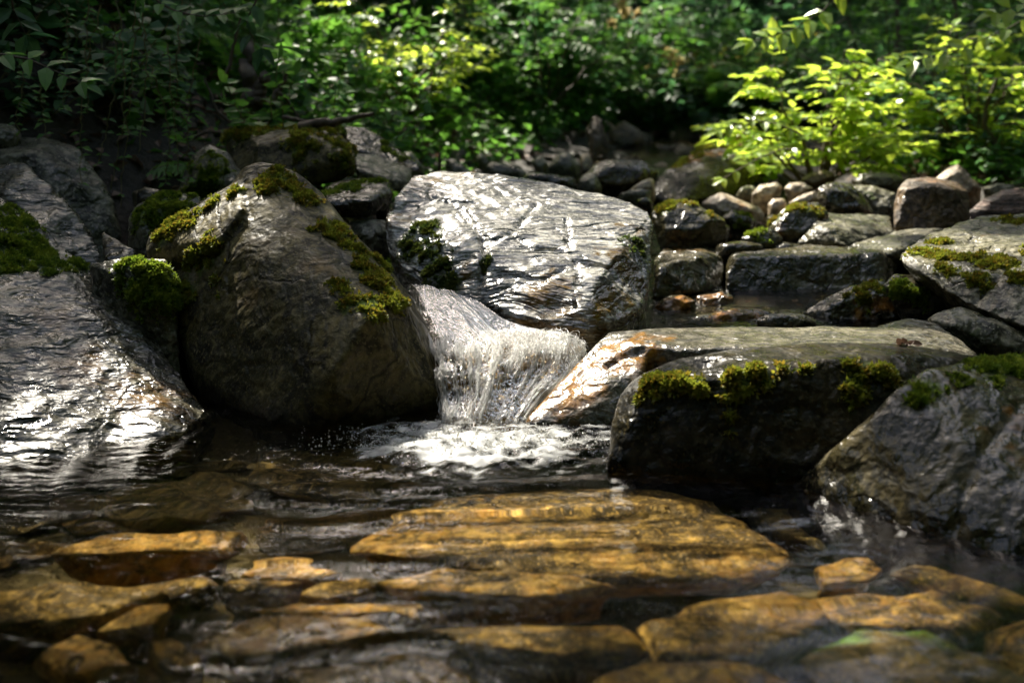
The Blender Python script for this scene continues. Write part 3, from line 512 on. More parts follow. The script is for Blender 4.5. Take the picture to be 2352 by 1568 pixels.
rock('stone', 'reddish banded slab leaning at the right edge', [poly_hull([(2222, 485), (2260, 455), (2300, 435), (2352, 428), (2420, 440), (2400, 500), (2300, 500), (2230, 502)], 3.8, 0.7, 0.03, 0.3)], 'red', smooth=2)
rock('stone', 'small blue-grey stone between the pointed stone and right edge', [poly_hull([(2255, 430), (2290, 420), (2330, 425), (2330, 440), (2270, 450)], 4.2, 0.7, 0.02, 0.2)], 'grey', smooth=5)
rock('mossy_boulder', 'big dark rounded boulder with a mossy back, left of the bright shrub',
     [[P(1478, 440, 4.5), P(1495, 412, 4.6), P(1560, 370, 4.9), P(1620, 335, 5.1), P(1680, 312, 5.2), P(1730, 312, 5.2), P(1765, 345, 5.1), P(1770, 425, 4.8), P(1700, 455, 4.6), P(1560, 480, 4.4), P(1485, 470, 4.5), P(1600, 400, 4.6), P(1700, 380, 4.75), P(1690, 330, 5.7), P(1560, 400, 5.5)]], 'slab', smooth=5, amp=.012,
     moss=[(1560, 375, 50, .6), (1640, 335, 50, .7), (1700, 318, 50, .6)], mossn=2500, mossmat='moss_gold', mosssize=.012, stain=[(1700, 325, 60, .8), (1600, 360, 60, .7)])
rock('boulder', 'dark oval stone behind the right shoulder of the pale boulder', [poly_hull([(1335, 405), (1360, 380), (1400, 366), (1480, 370), (1512, 392), (1500, 420), (1430, 445), (1350, 430)], 4.6, 0.4, 0.08, 0.3)], 'wet', smooth=8)
# small stones on the far bar: (outline, distance, material, label)
far = [([(1255, 385), (1280, 352), (1310, 350), (1335, 380), (1320, 400)], 5.2, 'grey', 'light angular stone on the litter behind the pale boulder'),
       ([(1335, 385), (1330, 360), (1350, 348), (1365, 375), (1360, 400)], 5.3, 'tan', 'small tan upright stone left of the dark oval stone'),
       ([(1325, 420), (1340, 400), (1365, 395), (1385, 425), (1370, 440)], 4.2, 'grey', 'small pale triangular stone against the dark oval stone'),
       ([(1110, 385), (1130, 370), (1200, 385), (1215, 400), (1140, 405)], 4.6, 'grey', 'flat stone with a moss edge over the top of the pale boulder'),
       ([(1195, 405), (1230, 395), (1320, 405), (1330, 430), (1240, 425)], 4.2, 'wet', 'long low dark stone close behind the pale boulder'),
       ([(1090, 360), (1105, 345), (1130, 375), (1120, 390)], 5.0, 'grey', 'small upright grey shard behind the pale boulder'),
       ([(925, 350), (945, 345), (975, 385), (960, 395), (930, 370)], 4.6, 'grey', 'narrow slanted light stone on the left bank foot'),
       ([(1020, 365), (1040, 360), (1095, 400), (1080, 415), (1030, 395)], 4.3, 'grey', 'slanted grey slab between mossy bank and pale boulder'),
       ([(1345, 300), (1365, 262), (1385, 280), (1400, 340), (1360, 360)], 6.2, 'brown', 'brown rotten stump-like stone on the litter slope'),
       ([(1395, 300), (1430, 275), (1475, 300), (1485, 330), (1410, 335)], 6.8, 'brown', 'dark brown rock half sunk in the far slope'),
       ([(1420, 445), (1460, 430), (1500, 435), (1490, 452)], 4.0, 'grey', 'flat wet stone right of the pale boulder top'),
       ([(1445, 435), (1470, 418), (1500, 405), (1505, 430)], 4.1, 'tan', 'tan sliver of stone against the big dark boulder'),
       ([(1455, 460), (1480, 450), (1500, 458), (1498, 475)], 3.7, 'wet', 'small bluish wet pebble beside the dark rounded boulder'),
       ([(1215, 370), (1240, 355), (1262, 375), (1250, 395)], 5.1, 'grey', 'small grey stone left of the light angular stone'),
       ([(1690, 445), (1700, 428), (1735, 425), (1745, 445), (1715, 455)], 4.3, 'grey', 'small blue-grey stone left of the cream pebble'),
       ([(1640, 560), (1700, 552), (1760, 560), (1740, 580), (1650, 580)], 3.1, 'wet', 'thin wet slate lying on top of the dark block'),
       ([(1760, 565), (1800, 556), (1850, 562), (1840, 580), (1770, 580)], 3.15, 'wet', 'dark flat stone lying beside the thin slate'),
       ([(1600, 520), (1640, 505), (1680, 515), (1670, 540), (1610, 540)], 3.4, 'wet', 'low black stone in the trickle behind the dark block'),
       ([(1755, 500), (1775, 490), (1795, 500), (1780, 515)], 3.75, 'wet', 'black pebble just under the small cream pebble'),
       ([(860, 470), (890, 455), (905, 470), (890, 500), (865, 500)], 2.95, 'wet', 'dark stone in the crevice left of the pale boulder')]
for pl, d, mt, lb in far:
    rock('stone' if d < 6 else 'bank_stone', lb, [poly_hull(pl, d, 0.6, 0.03, 0.15)], mt, smooth=3, amp=.03, voxel=0.012)
# scattered stones of the bar: seven shapes, copied and turned
proto = []
for k in range(7):
    pts = [Vector(RNG.normal(size=3)).normalized() for _ in range(14)]
    sx, sy, sz = RNG.uniform(.8, 1.2), RNG.uniform(.6, 1), RNG.uniform(.35, .7)
    me = solid([[Vector((p.x*sx, p.y*sy, p.z*sz)) for p in pts]], 0.09, 2)
    me.name = 'stone'; c_ = coords(me).astype(float); c_ += normals(me)*(fbm(c_*1.6, k, 3)*.09)[:, None]
    me.vertices.foreach_set('co', c_.astype(np.float32).ravel()); me.polygons.foreach_set('use_smooth', np.full(len(me.polygons), True)); me.update()
    for a_ in ('stain', 'moss', 'wet'): set_attr(me, a_, np.zeros(len(c_)))
    proto.append(me)
bar_mats = ['grey', 'wet', 'olive', 'brown', 'wet', 'grey', 'tan']
zones = [(150, 'stones in the far stream bar', 'dark small stone among many on the shaded stream bed', lambda: (RNG.uniform(-.6, 2.4), RNG.uniform(2.9, 4.4)), (.03, .09)),
         (110, 'stones in the upper stream bed', 'small stone among many in the upper stream bed behind the boulders', lambda: (RNG.uniform(-.6, 2.8), RNG.uniform(4.4, 8)), (.03, .11))]
for n_, grp, lb, fn, (s0, s1) in zones:
    k = 0
    while k < n_:
        x, y = fn(); z = gz(x, y)
        xl = np.interp(y, [2.8, 3.6, 5, 8], [-1.4, -.9, -.5, .6]); xr = np.interp(y, [3, 5.2, 8], [2.6, 1.8, 2.2])
        if x < xl or x > xr: continue
        i = RNG.integers(0, 7); o = bpy.data.objects.new('stone', proto[i]); C.objects.link(o)
        if not proto[i].materials: proto[i].materials.append(M[bar_mats[i]])
        s = RNG.uniform(s0, s1); o.scale = (s, s, s*RNG.uniform(.7, 1.1)); o.rotation_euler = (RNG.normal()*.3, RNG.normal()*.3, RNG.uniform(0, 6.28))
        o.location = (x, y, z + s*.12); tag(o, lb, 'stone', grp); k += 1

# ------------------------------------------------------------------ stones under the pool
def bedstone(poly, z, label, mat='bedstone', th=0.10, green=0, sm=3):
    top = [WR(q[0], q[1], z) for q in poly]; c = sum(top, Vector())/len(top)
    h = []
    for t in top:
        h.append(c + (t-c)*0.92 + V3((0, 0, RNG.uniform(-.004, .010)))); h.append(c + (t-c)*1.03 - V3((0, 0, .018))); h.append(c + (t-c)*0.85 - V3((0, 0, th)))
    size = max((t-c).length for t in top)*2
    o = rock('river_stone', label, [h], mat, 'stones on the pool bed', voxel=max(size/60, .006), smooth=sm, amp=.012, rid=.014, fine=.002, cat='stone',
             stain=[(poly[0][0], poly[0][1], green)] if green else ())
    if green:
        me_ = o[0].data; c_ = coords(me_); me_.attributes['stain'].data.foreach_set('value', np.clip(.55+fbm(c_*9, 3, 4)*2.2, 0, 1).astype(np.float32))
    o[0].cycles.is_caustics_receiver = True; return o
BS = [([(900, 1180), (1080, 1118), (1420, 1100), (1560, 1122), (1700, 1180), (1832, 1272), (1800, 1300), (1680, 1325), (1300, 1330), (1000, 1290), (790, 1258)], -.07, 'largest golden slab on the pool bed, in the middle below the cascade'),
      ([(120, 1255), (300, 1215), (570, 1222), (520, 1262), (200, 1278)], -.09, 'long narrow sunken stone, farthest on the left of the pool'),
      ([(550, 1302), (650, 1280), (790, 1298), (720, 1325), (600, 1320)], -.09, 'small sunken stone left of the largest golden slab'),
      ([(-60, 1360), (200, 1330), (400, 1345), (290, 1400), (180, 1425), (-60, 1435)], -.08, 'bright golden sunken stone cut by the left edge'),
      ([(240, 1345), (480, 1318), (505, 1338), (380, 1372), (300, 1380)], -.11, 'olive sunken stone just behind the bright left-edge one'),
      ([(500, 1335), (560, 1316), (700, 1338), (640, 1352), (540, 1352)], -.10, 'small orange sunken stone left of the gold chips'),
      ([(680, 1362), (750, 1332), (840, 1318), (865, 1350), (800, 1372), (720, 1380)], -.07, 'bright yellow chip of sunken stone, left of the pale striped one'),
      ([(860, 1330), (1000, 1290), (1200, 1308), (1430, 1338), (1250, 1368), (920, 1355)], -.06, 'sunken slab crossed by white reflections under the largest slab'),
      ([(560, 1405), (700, 1378), (980, 1388), (960, 1412), (800, 1412), (650, 1420)], -.09, 'thin orange sunken slab above the big oblong one'),
      ([(425, 1470), (600, 1418), (870, 1408), (905, 1430), (770, 1480), (560, 1508)], -.07, 'big oblong sunken stone lower left of centre'),
      ([(210, 1445), (280, 1400), (395, 1385), (370, 1425)], -.09, 'brownish sunken stone in front of the bright left-edge one'),
      ([(940, 1445), (1150, 1425), (1450, 1438), (1490, 1480), (1300, 1500), (1060, 1475)], -.07, 'broad golden sunken stone, bottom centre'),
      ([(330, 1475), (400, 1458), (470, 1512), (420, 1535), (360, 1510)], -.10, 'small greenish sunken stone at the lower left'),
      ([(80, 1500), (180, 1450), (270, 1480), (310, 1530), (150, 1545)], -.10, 'green-tinged sunken stone in the lower left corner'),
      ([(650, 1535), (880, 1520), (990, 1560), (900, 1620), (680, 1600)], -.08, 'sunken stone cut by the bottom edge, left of the pointed one'),
      ([(860, 1500), (960, 1488), (1090, 1545), (1100, 1640), (950, 1640)], -.05, 'pale pointed sunken stone at the bottom edge'),
      ([(1470, 1425), (1650, 1380), (1800, 1340), (1910, 1400), (1850, 1455), (1700, 1500), (1500, 1510)], -.09, 'wide brown sunken stone right of bottom centre'),
      ([(1840, 1385), (1990, 1365), (2150, 1350), (2300, 1400), (2200, 1450), (1960, 1440)], -.10, 'dull brown sunken stone left of the lower right corner'),
      ([(1870, 1300), (1990, 1278), (2030, 1300), (2000, 1332), (1890, 1335)], -.11, 'oval brown sunken stone right of the largest slab tip'),
      ([(1250, 1580), (1500, 1515), (1700, 1515), (1880, 1570), (1800, 1680), (1300, 1680)], -.06, 'sandy sunken stone along the bottom edge'),
      ([(2060, 1310), (2250, 1270), (2450, 1290), (2450, 1400), (2200, 1370)], -.09, 'grey-brown sunken stone beneath the right boulder'),
      ([(2250, 1440), (2420, 1400), (2480, 1560), (2350, 1560)], -.09, 'brown sunken stone in the lower right corner'),
      ([(1500, 1110), (1560, 1100), (1620, 1115), (1600, 1135), (1530, 1135)], -.10, 'small round sunken stone close to the black slab face'),
      ([(1700, 1150), (1850, 1150), (1950, 1220), (1900, 1260), (1780, 1220)], -.12, 'dark brown sunken stone where the right boulder enters the pool'),
      ([(600, 1030), (800, 1020), (960, 1090), (850, 1150), (560, 1120)], -.16, 'dark sunken slab left of the foam'),
      ([(200, 1130), (500, 1080), (620, 1150), (450, 1190), (180, 1190)], -.16, 'dark sunken slab in front of the big tilted rock')]
for pl, z, lb in BS: bedstone(pl, z, lb, 'beddark' if z < -.115 else 'bedstone')
bedstone([(1840, 1500), (1960, 1440), (2130, 1450), (2300, 1520), (2420, 1580), (2300, 1660), (1950, 1640)], -.06, 'sunken stone furred with bright green weed at lower right', 'beddark', green=400)
k = 0
while k < 260:
    x, y = RNG.uniform(-1.4, 1.4), RNG.uniform(.5, 1.9)
    i = RNG.integers(0, 7); me = proto[i].copy() if k < 7 else bedm[k % 7]
    if k < 7:
        me.materials.clear(); me.materials.append(M['beddark' if k % 2 else 'bedstone']); bedm = (bedm if k else []) + [me]
    o = bpy.data.objects.new('river_stone', me); C.objects.link(o); o.cycles.is_caustics_receiver = True; s = RNG.uniform(.03, .10)
    o.scale = (s*1.3, s, s*.4); o.rotation_euler = (0, 0, RNG.uniform(-.5, .5)); o.location = (x, y, gz(x, y)+.015)
    tag(o, 'small dim stone among many between the large sunken stones', 'stone', 'small stones on the pool bed'); k += 1

# ------------------------------------------------------------------ water
def water_mat(name, tint=(0.96, 0.90, 0.72), bumps=(30, 0.25), foamcol=(0.62, 0.63, 0.62), rough=0.02, refr=0.25):
    m = NT(name); g = m.n('ShaderNodeTexCoord').outputs['Object']
    n = m.noise(m.mapping(g, (1, 2.2, 1)), bumps[0], 3, 0.5, 0.4); nb = m.bump(n, bumps[1], 0.01)
    tr = m.n('ShaderNodeBsdfTransparent'); tr.inputs[0].default_value = (*tint, 1)
    rf = m.n('ShaderNodeBsdfRefraction'); rf.inputs[0].default_value = (*tint, 1); rf.inputs['IOR'].default_value = 1.33; rf.inputs['Roughness'].default_value = 0.0
    mx = m.n('ShaderNodeMixShader'); mx.inputs[0].default_value = refr; m.l(tr.outputs[0], mx.inputs[1]); m.l(rf.outputs[0], mx.inputs[2])
    gl = m.n('ShaderNodeBsdfGlossy'); gl.inputs['Roughness'].default_value = rough; m.l(nb, gl.inputs['Normal'])
    fr = m.n('ShaderNodeFresnel'); fr.inputs[0].default_value = 1.33; m.l(nb, fr.inputs['Normal'])
    m2 = m.n('ShaderNodeMixShader'); m.l(fr.outputs[0], m2.inputs[0]); m.l(mx.outputs[0], m2.inputs[1]); m.l(gl.outputs[0], m2.inputs[2])
    fo = m.n('ShaderNodeBsdfPrincipled'); fo.inputs['Base Color'].default_value = (*foamcol, 1); fo.inputs['Roughness'].default_value = 0.5; m.l(nb, fo.inputs['Normal'])
    ft = m.n('ShaderNodeBsdfTranslucent'); ft.inputs[0].default_value = (*foamcol, 1)
    fm = m.n('ShaderNodeMixShader'); fm.inputs[0].default_value = 0.35; m.l(fo.outputs[0], fm.inputs[1]); m.l(ft.outputs[0], fm.inputs[2])
    m3 = m.n('ShaderNodeMixShader'); m.l(m.attr('foam'), m3.inputs[0]); m.l(m2.outputs[0], m3.inputs[1]); m.l(fm.outputs[0], m3.inputs[2])
    m.l(m3.outputs[0], m.out.inputs[0]); return m.m
M['water'] = water_mat('pool_water', bumps=(26, 0.22), refr=1.0)
M['fall'] = water_mat('falling_water', tint=(0.9, 0.85, 0.72), bumps=(70, 0.8), rough=0.05, refr=0.0)
FX, FY = W(1110, 985).x, W(1110, 985).y
def make_pool():
    xs = np.arange(-2.6, 2.6, .0075); ys = np.arange(.35, 2.45, .0065)
    X, Y = np.meshgrid(xs, ys); p = np.stack([X, Y, 0*X], -1).reshape(-1, 3)
    r = np.hypot(X-FX, (Y-FY)*1.15); ang = fbm(p*2.2, 5, 2).reshape(X.shape)
    amp = np.clip(1.25 - r*0.55, .3, 1.2)
    ring = np.sin((r + ang*.10)*2*np.pi/.075)*.0011*amp*np.clip(r/.3, 0, 1)
    ring += np.sin((r*1.0 + ang*.16)*2*np.pi/.135 + 1)*.0016*amp*np.clip(r/.4, 0, 1)
    q = p*np.array([4, 13, 1]); Z = ring + fbm(q, 21, 3).reshape(X.shape)*.0024 + fbm(p*np.array([14, 34, 1]), 25, 2).reshape(X.shape)*.0008
    # churned water at the foot of the cascade
    u = (X-(FX-.01)+ang*.10)/.26; v = (Y-(FY-.075)+ang*.07)/.135; e = np.exp(-(u*u + v*v)**1.4)
    ch = fbm(p*np.array([55, 60, 1]), 31, 4, .6).reshape(X.shape)
    Z += e*(.015*ch + .006)
    sheet = np.exp(-((X+.95)/.35)**2 - ((Y-1.72)/.09)**2)
    Z += sheet*.004*fbm(p*np.array([30, 60, 1]), 36, 3).reshape(X.shape)
    fm = np.clip(e*1.75 - .95 + fbm(p*np.array([36, 60, 1]), 33, 4, .65).reshape(X.shape)*1.5, 0, 1)*np.clip(e*2.5, 0, 1)
    V = np.stack([X, Y, Z], -1).reshape(-1, 3); nx, ny = len(xs), len(ys)
    i = (np.arange(ny-1)[:, None]*nx + np.arange(nx-1)[None]).ravel()
    me = new_mesh('pool', V, np.stack([i, i+1, i+nx+1, i+nx], 1)); set_attr(me, 'foam', fm.ravel()*.9)
    o = link('water', me, M['water']); o.cycles.is_caustics_caster = True; return tag(o, kind='structure')
make_pool()
def make_upper():
    xs = np.arange(-1.6, 2.6, .02); ys = np.arange(2.35, 8, .02)
    X, Y = np.meshgrid(xs, ys); p = np.stack([X, Y, 0*X], -1).reshape(-1, 3)
    Z = np.interp(Y, [2.3, 2.5, 3, 5, 8], [.055, .06, .075, .165, .31]) + fbm(p*np.array([10, 16, 1]), 2, 3).reshape(X.shape)*.005
    V = np.stack([X, Y, Z], -1).reshape(-1, 3); nx, ny = len(xs), len(ys)
    i = (np.arange(ny-1)[:, None]*nx + np.arange(nx-1)[None]).ravel()
    me = new_mesh('stream', V, np.stack([i, i+1, i+nx+1, i+nx], 1)); set_attr(me, 'foam', np.zeros(len(V)))
    tag(link('stream_water', me, M['water']), kind='structure')
make_upper()
# the cascade: cross-sections down the flow, each from left bank to right bank
SEC = [[(925, 640, 2.62), (960, 640, 2.62), (1000, 645, 2.62), (1060, 655, 2.60)],
       [(940, 668, 2.44), (1000, 665, 2.44), (1050, 672, 2.44), (1110, 692, 2.42)],
       [(955, 705, 2.31), (1030, 705, 2.31), (1100, 715, 2.31), (1190, 742, 2.31)],
       [(970, 745, 2.21), (1060, 748, 2.22), (1150, 760, 2.24), (1270, 752, 2.27)],
       [(985, 785, 2.14), (1080, 784, 2.13), (1200, 772, 2.16), (1350, 764, 2.21)],
       [(992, 825, 2.09), (1080, 812, 2.07), (1210, 806, 2.10), (1345, 800, 2.13)],
       [(1000, 870, 2.06), (1080, 850, 2.04), (1200, 852, 2.05), (1340, 848, 2.07)],
       [(1005, 925, 2.03), (1080, 905, 2.0), (1180, 908, 2.0), (1282, 905, 2.02)],
       [(1008, 975, 1.965), (1075, 965, 1.95), (1150, 968, 1.945), (1228, 960, 1.965)],
       [(1010, 1000, 1.95), (1075, 990, 1.93), (1150, 992, 1.93), (1205, 990, 1.94)]]
def interp_grid(A, nu, nv):
    A = np.array(A, float)
    def cr(a, n, ax):
        a = np.moveaxis(a, ax, 0); m_ = len(a); t = np.linspace(0, m_-1, n); i = np.clip(t.astype(int), 0, m_-2); f = (t-i).reshape(-1, *([1]*(a.ndim-1)))
        g = lambda k: a[np.clip(k, 0, m_-1)]
        p0, p1, p2, p3 = g(i-1), g(i), g(i+1), g(i+2)
        r = .5*((2*p1) + (-p0+p2)*f + (2*p0-5*p1+4*p2-p3)*f**2 + (-p0+3*p1-3*p2+p3)*f**3)
        return np.moveaxis(r, 0, ax)
    return cr(cr(A, nv, 0), nu, 1)
lp = []
for s_ in SEC[2:]:
    for q in s_: p_ = P(*q); lp += [p_ + V3((0, .015, -.022)), p_ + V3((0, .06, -.2))]
rock('ledge', 'brown rock shelf under the falling water of the cascade', [lp[:32], lp[24:48], lp[40:]], 'ledge', smooth=5, amp=.03, rid=.02, voxel=.01)
def make_fall():
    base = [[tuple(P(*q)) for q in s] for s in SEC]
    nu, nv = 360, 330; G = interp_grid(base, nu, nv)
    U, Vv = np.meshgrid(np.linspace(0, 1, nu), np.linspace(0, 1, nv))
    du = np.gradient(G, axis=1); dv = np.gradient(G, axis=0); N = np.cross(du, dv); N /= np.maximum(np.linalg.norm(N, axis=2, keepdims=True), 1e-9)
    if N[..., 2].mean() < 0: N = -N
    q = np.stack([U*1, Vv*1, 0*U], -1).reshape(-1, 3)
    wob = fbm(q*np.array([4, 5, 1]), 61, 3)
    sq = np.stack([U.ravel()*34 + wob*3.0, Vv.ravel()*5.5, 0*wob], -1)
    sq[:, 0] += 1.6*np.sin(Vv.ravel()*5+U.ravel()*4); st = fbm(sq, 51, 4, .6).reshape(U.shape); st2 = fbm(sq*np.array([3.4, 1.6, 1])+9, 53, 3, .6).reshape(U.shape)
    lump = fbm(q*np.array([7, 9, 1]), 57, 3).reshape(U.shape)
    turb = np.clip((Vv-.35)*4, 0.25, 1)
    edge = np.clip(np.minimum(U, 1-U)*8, 0, 1)
    H = (st*.006 + st2*.0018)*turb + lump*.017*turb - (1-edge)*.018 - np.clip((U-.88)*9, 0, 1)**2*.030
    G2 = G + N*H[..., None]
    white = np.interp(Vv, [0, .3, .42, .52, .8, .92, 1], [.0, .0, .34, .9, .55, .72, .95])
    low = np.clip((Vv-.58)*4, 0, 1)
    white = white*(np.interp(U, [0, .15, .6, .85, 1], [.85, 1, 1, .75, .45])*(1-low) + low*np.interp(U, [0, .1, .35, .55, .8, 1], [.75, .75, .95, .55, .45, .5]))
    f = np.clip((white-.52)*1.5 + .04 + st*2.2 + st2*2.0 + lump*.9, 0, 1)
    i = (np.arange(nv-1)[:, None]*nu + np.arange(nu-1)[None]).ravel()
    me = new_mesh('waterfall', G2.reshape(-1, 3), np.stack([i, i+1, i+nu+1, i+nu], 1)); set_attr(me, 'foam', f.ravel()*.92)
    o = link('waterfall', me, M['fall']); tag(o, kind='structure')
    # loose threads of water riding over the sheet
    rg = np.random.default_rng(5); VV, FF = [], []; n = 0
    for k in range(7000):
        u0 = rg.random()**1.15; v0 = rg.uniform(.33+.08*u0, .9); ln = rg.uniform(.03, .13); m_ = 9
        vs = np.clip(np.linspace(v0, v0+ln, m_), 0, .985); us = np.clip(u0 + rg.normal()*.02*np.linspace(0, 1, m_), 0.01, .99)
        a = (vs*(nv-1)).astype(int); b = (us*(nu-1)).astype(int)
        lift = rg.random()**3*.016*np.sin(np.linspace(.2, 2.9, m_)) + .0015
        if f[a[4], b[4]] < rg.uniform(.15, .8): continue
        c = G2[a, b] + N[a, b]*lift[:, None]; c += rg.normal(size=3)*.003*np.linspace(0, 1, m_)[:, None]
        side = du[a, b]/np.linalg.norm(du[a, b], axis=1)[:, None]; wd = rg.uniform(.0002, .00055)*np.sin(np.linspace(.15, 3.0, m_))
        VV.append(np.stack([c-side*wd[:, None], c+N[a, b]*wd[:, None], c+side*wd[:, None]], 1).reshape(-1, 3))
        for j in range(m_-1):
            FF.append((n+3*j, n+3*j+1, n+3*j+4, n+3*j+3)); FF.append((n+3*j+1, n+3*j+2, n+3*j+5, n+3*j+4))
        n += 3*m_
    for k in range(1500):
        u0, v0 = rg.beta(2.2, 1.8)*.62+.34, rg.beta(2, 2)*.30+.34; a, b = int(v0*(nv-1)), int(u0*(nu-1)); o0 = G2[a, b]
        d = unit(np.array([rg.normal()*.8+.35, rg.normal()*.5-.25, abs(rg.normal())*.8+.15])); ln = rg.uniform(.008, .038)*(1-abs(u0-.68)); m_ = 6; t = np.linspace(0, 1, m_)[:, None]
        c = o0 + d*ln*t + np.array([0, -.004, -.020])*t*t; wd = rg.uniform(.0003, .0010)*np.sin(np.linspace(.6, 3.0, m_)); side = unit(np.cross(d, [0.1, .9, .1]))
        VV.append(np.stack([c-side*wd[:, None], c+np.array([0, -1, 0])*wd[:, None], c+side*wd[:, None]], 1).reshape(-1, 3))
        for j in range(m_-1):
            FF.append((n+3*j, n+3*j+1, n+3*j+4, n+3*j+3)); FF.append((n+3*j+1, n+3*j+2, n+3*j+5, n+3*j+4))
        n += 3*m_
    me = new_mesh('spray', np.concatenate(VV), np.array(FF)); set_attr(me, 'foam', np.full(n, .6))
    link('spray', me, M['fall'], o)
make_fall()
def blobs(name, pts, rad, mat, seed=0):
    bm = bmesh.new(); bmesh.ops.create_icosphere(bm, subdivisions=1, radius=1); me = bpy.data.meshes.new('t'); bm.to_mesh(me); bm.free()
    c = coords(me); f = np.array([list(p.vertices) for p in me.polygons]); n = len(pts)
    V = (c[None]*rad[:, None, None] + pts[:, None]).reshape(-1, 3); Fc = (f[None] + (np.arange(n)*len(c))[:, None, None]).reshape(-1, 3)
    m2 = new_mesh(name, V, Fc); set_attr(m2, 'foam', np.full(len(V), .7)); bpy.data.meshes.remove(me)
    return link(name, m2, mat)
n = 3600; t = np.stack([RNG.normal(size=n)*.115 - .02, RNG.normal(size=n)*.042 - .02], 1) + np.array([FX, FY-.05])
t = t[(t[:, 1] < FY+.05)]; n = len(t)
foam = blobs('foam', np.column_stack([t, np.abs(RNG.normal(size=n))*.006*np.exp(-((t[:, 0]-FX)/.2)**2)+.001]), RNG.uniform(.0005, .0014, n)*RNG.choice([.7, 1, 1.6], n), M['fall'])
tag(foam, 'white bubbling foam spread over the pool at the foot of the cascade', 'foam', kind='stuff')

# ------------------------------------------------------------------ leaves and plants
def leaf_mesh(pos, dr, up, Ln, Wd, simple=False, droop=0.12):
    pos, dr, up = (np.asarray(a, float) for a in (pos, dr, up)); Ln = np.asarray(Ln, float)[:, None]; Wd = np.asarray(Wd, float)[:, None]
    dr = dr/np.linalg.norm(dr, axis=1)[:, None]; sd = np.cross(dr, up); sd /= np.maximum(np.linalg.norm(sd, axis=1)[:, None], 1e-6); up = np.cross(sd, dr)
    N = len(pos)
    if simple:
        V = np.stack([pos, pos+dr*Ln*.45+sd*Wd+up*Wd*.3, pos+dr*Ln-up*Ln*droop, pos+dr*Ln*.45-sd*Wd+up*Wd*.3], 1).reshape(-1, 3)
        b = (np.arange(N)*4)[:, None]; Fc = np.concatenate([b+np.array([0, 1, 2]), b+np.array([0, 2, 3])])
        return V, Fc
    V = np.stack([pos, pos+dr*Ln*.3+sd*Wd+up*Wd*.3, pos+dr*Ln*.3-sd*Wd+up*Wd*.3, pos+dr*Ln*.68+sd*Wd*.72+up*(Wd*.22-Ln*droop*.4), pos+dr*Ln*.68-sd*Wd*.72+up*(Wd*.22-Ln*droop*.4),
                  pos+dr*Ln-up*Ln*droop, pos+dr*Ln*.3, pos+dr*Ln*.68-up*Ln*droop*.4], 1).reshape(-1, 3)
    b = (np.arange(N)*8)[:, None]; T = [(0, 1, 6), (0, 6, 2), (6, 1, 3), (6, 3, 7), (6, 7, 4), (6, 4, 2), (7, 3, 5), (7, 5, 4)]
    return V, np.concatenate([b+np.array(q) for q in T])
def tube_mesh(paths, sides=5):
    VV, FF, n = [], [], 0
    for pts, r0, r1 in paths:
        pts = np.asarray(pts, float); m_ = len(pts); t = np.gradient(pts, axis=0); t /= np.maximum(np.linalg.norm(t, axis=1)[:, None], 1e-9)
        ref = np.array([.3, .9, .2]); a = np.cross(t, ref); a /= np.maximum(np.linalg.norm(a, axis=1)[:, None], 1e-6); b = np.cross(t, a)
        rr = np.linspace(r0, r1, m_)
        for k in range(m_):
            for s in range(sides):
                an = 2*math.pi*s/sides; VV.append(pts[k] + (a[k]*math.cos(an)+b[k]*math.sin(an))*rr[k])
        for k in range(m_-1):
            for s in range(sides): FF.append((n+k*sides+s, n+k*sides+(s+1) % sides, n+(k+1)*sides+(s+1) % sides, n+(k+1)*sides+s))
        n += m_*sides
    return np.array(VV), np.array(FF)
def curve(p0, p1, sag, n=8, wob=0.0, rg=RNG):
    t = np.linspace(0, 1, n)[:, None]; p = np.array(p0)*(1-t)+np.array(p1)*t; p = p + np.array(sag)*(4*t*(1-t))
    if wob: p[1:] += rg.normal(size=(n-1, 3))*wob
    return p

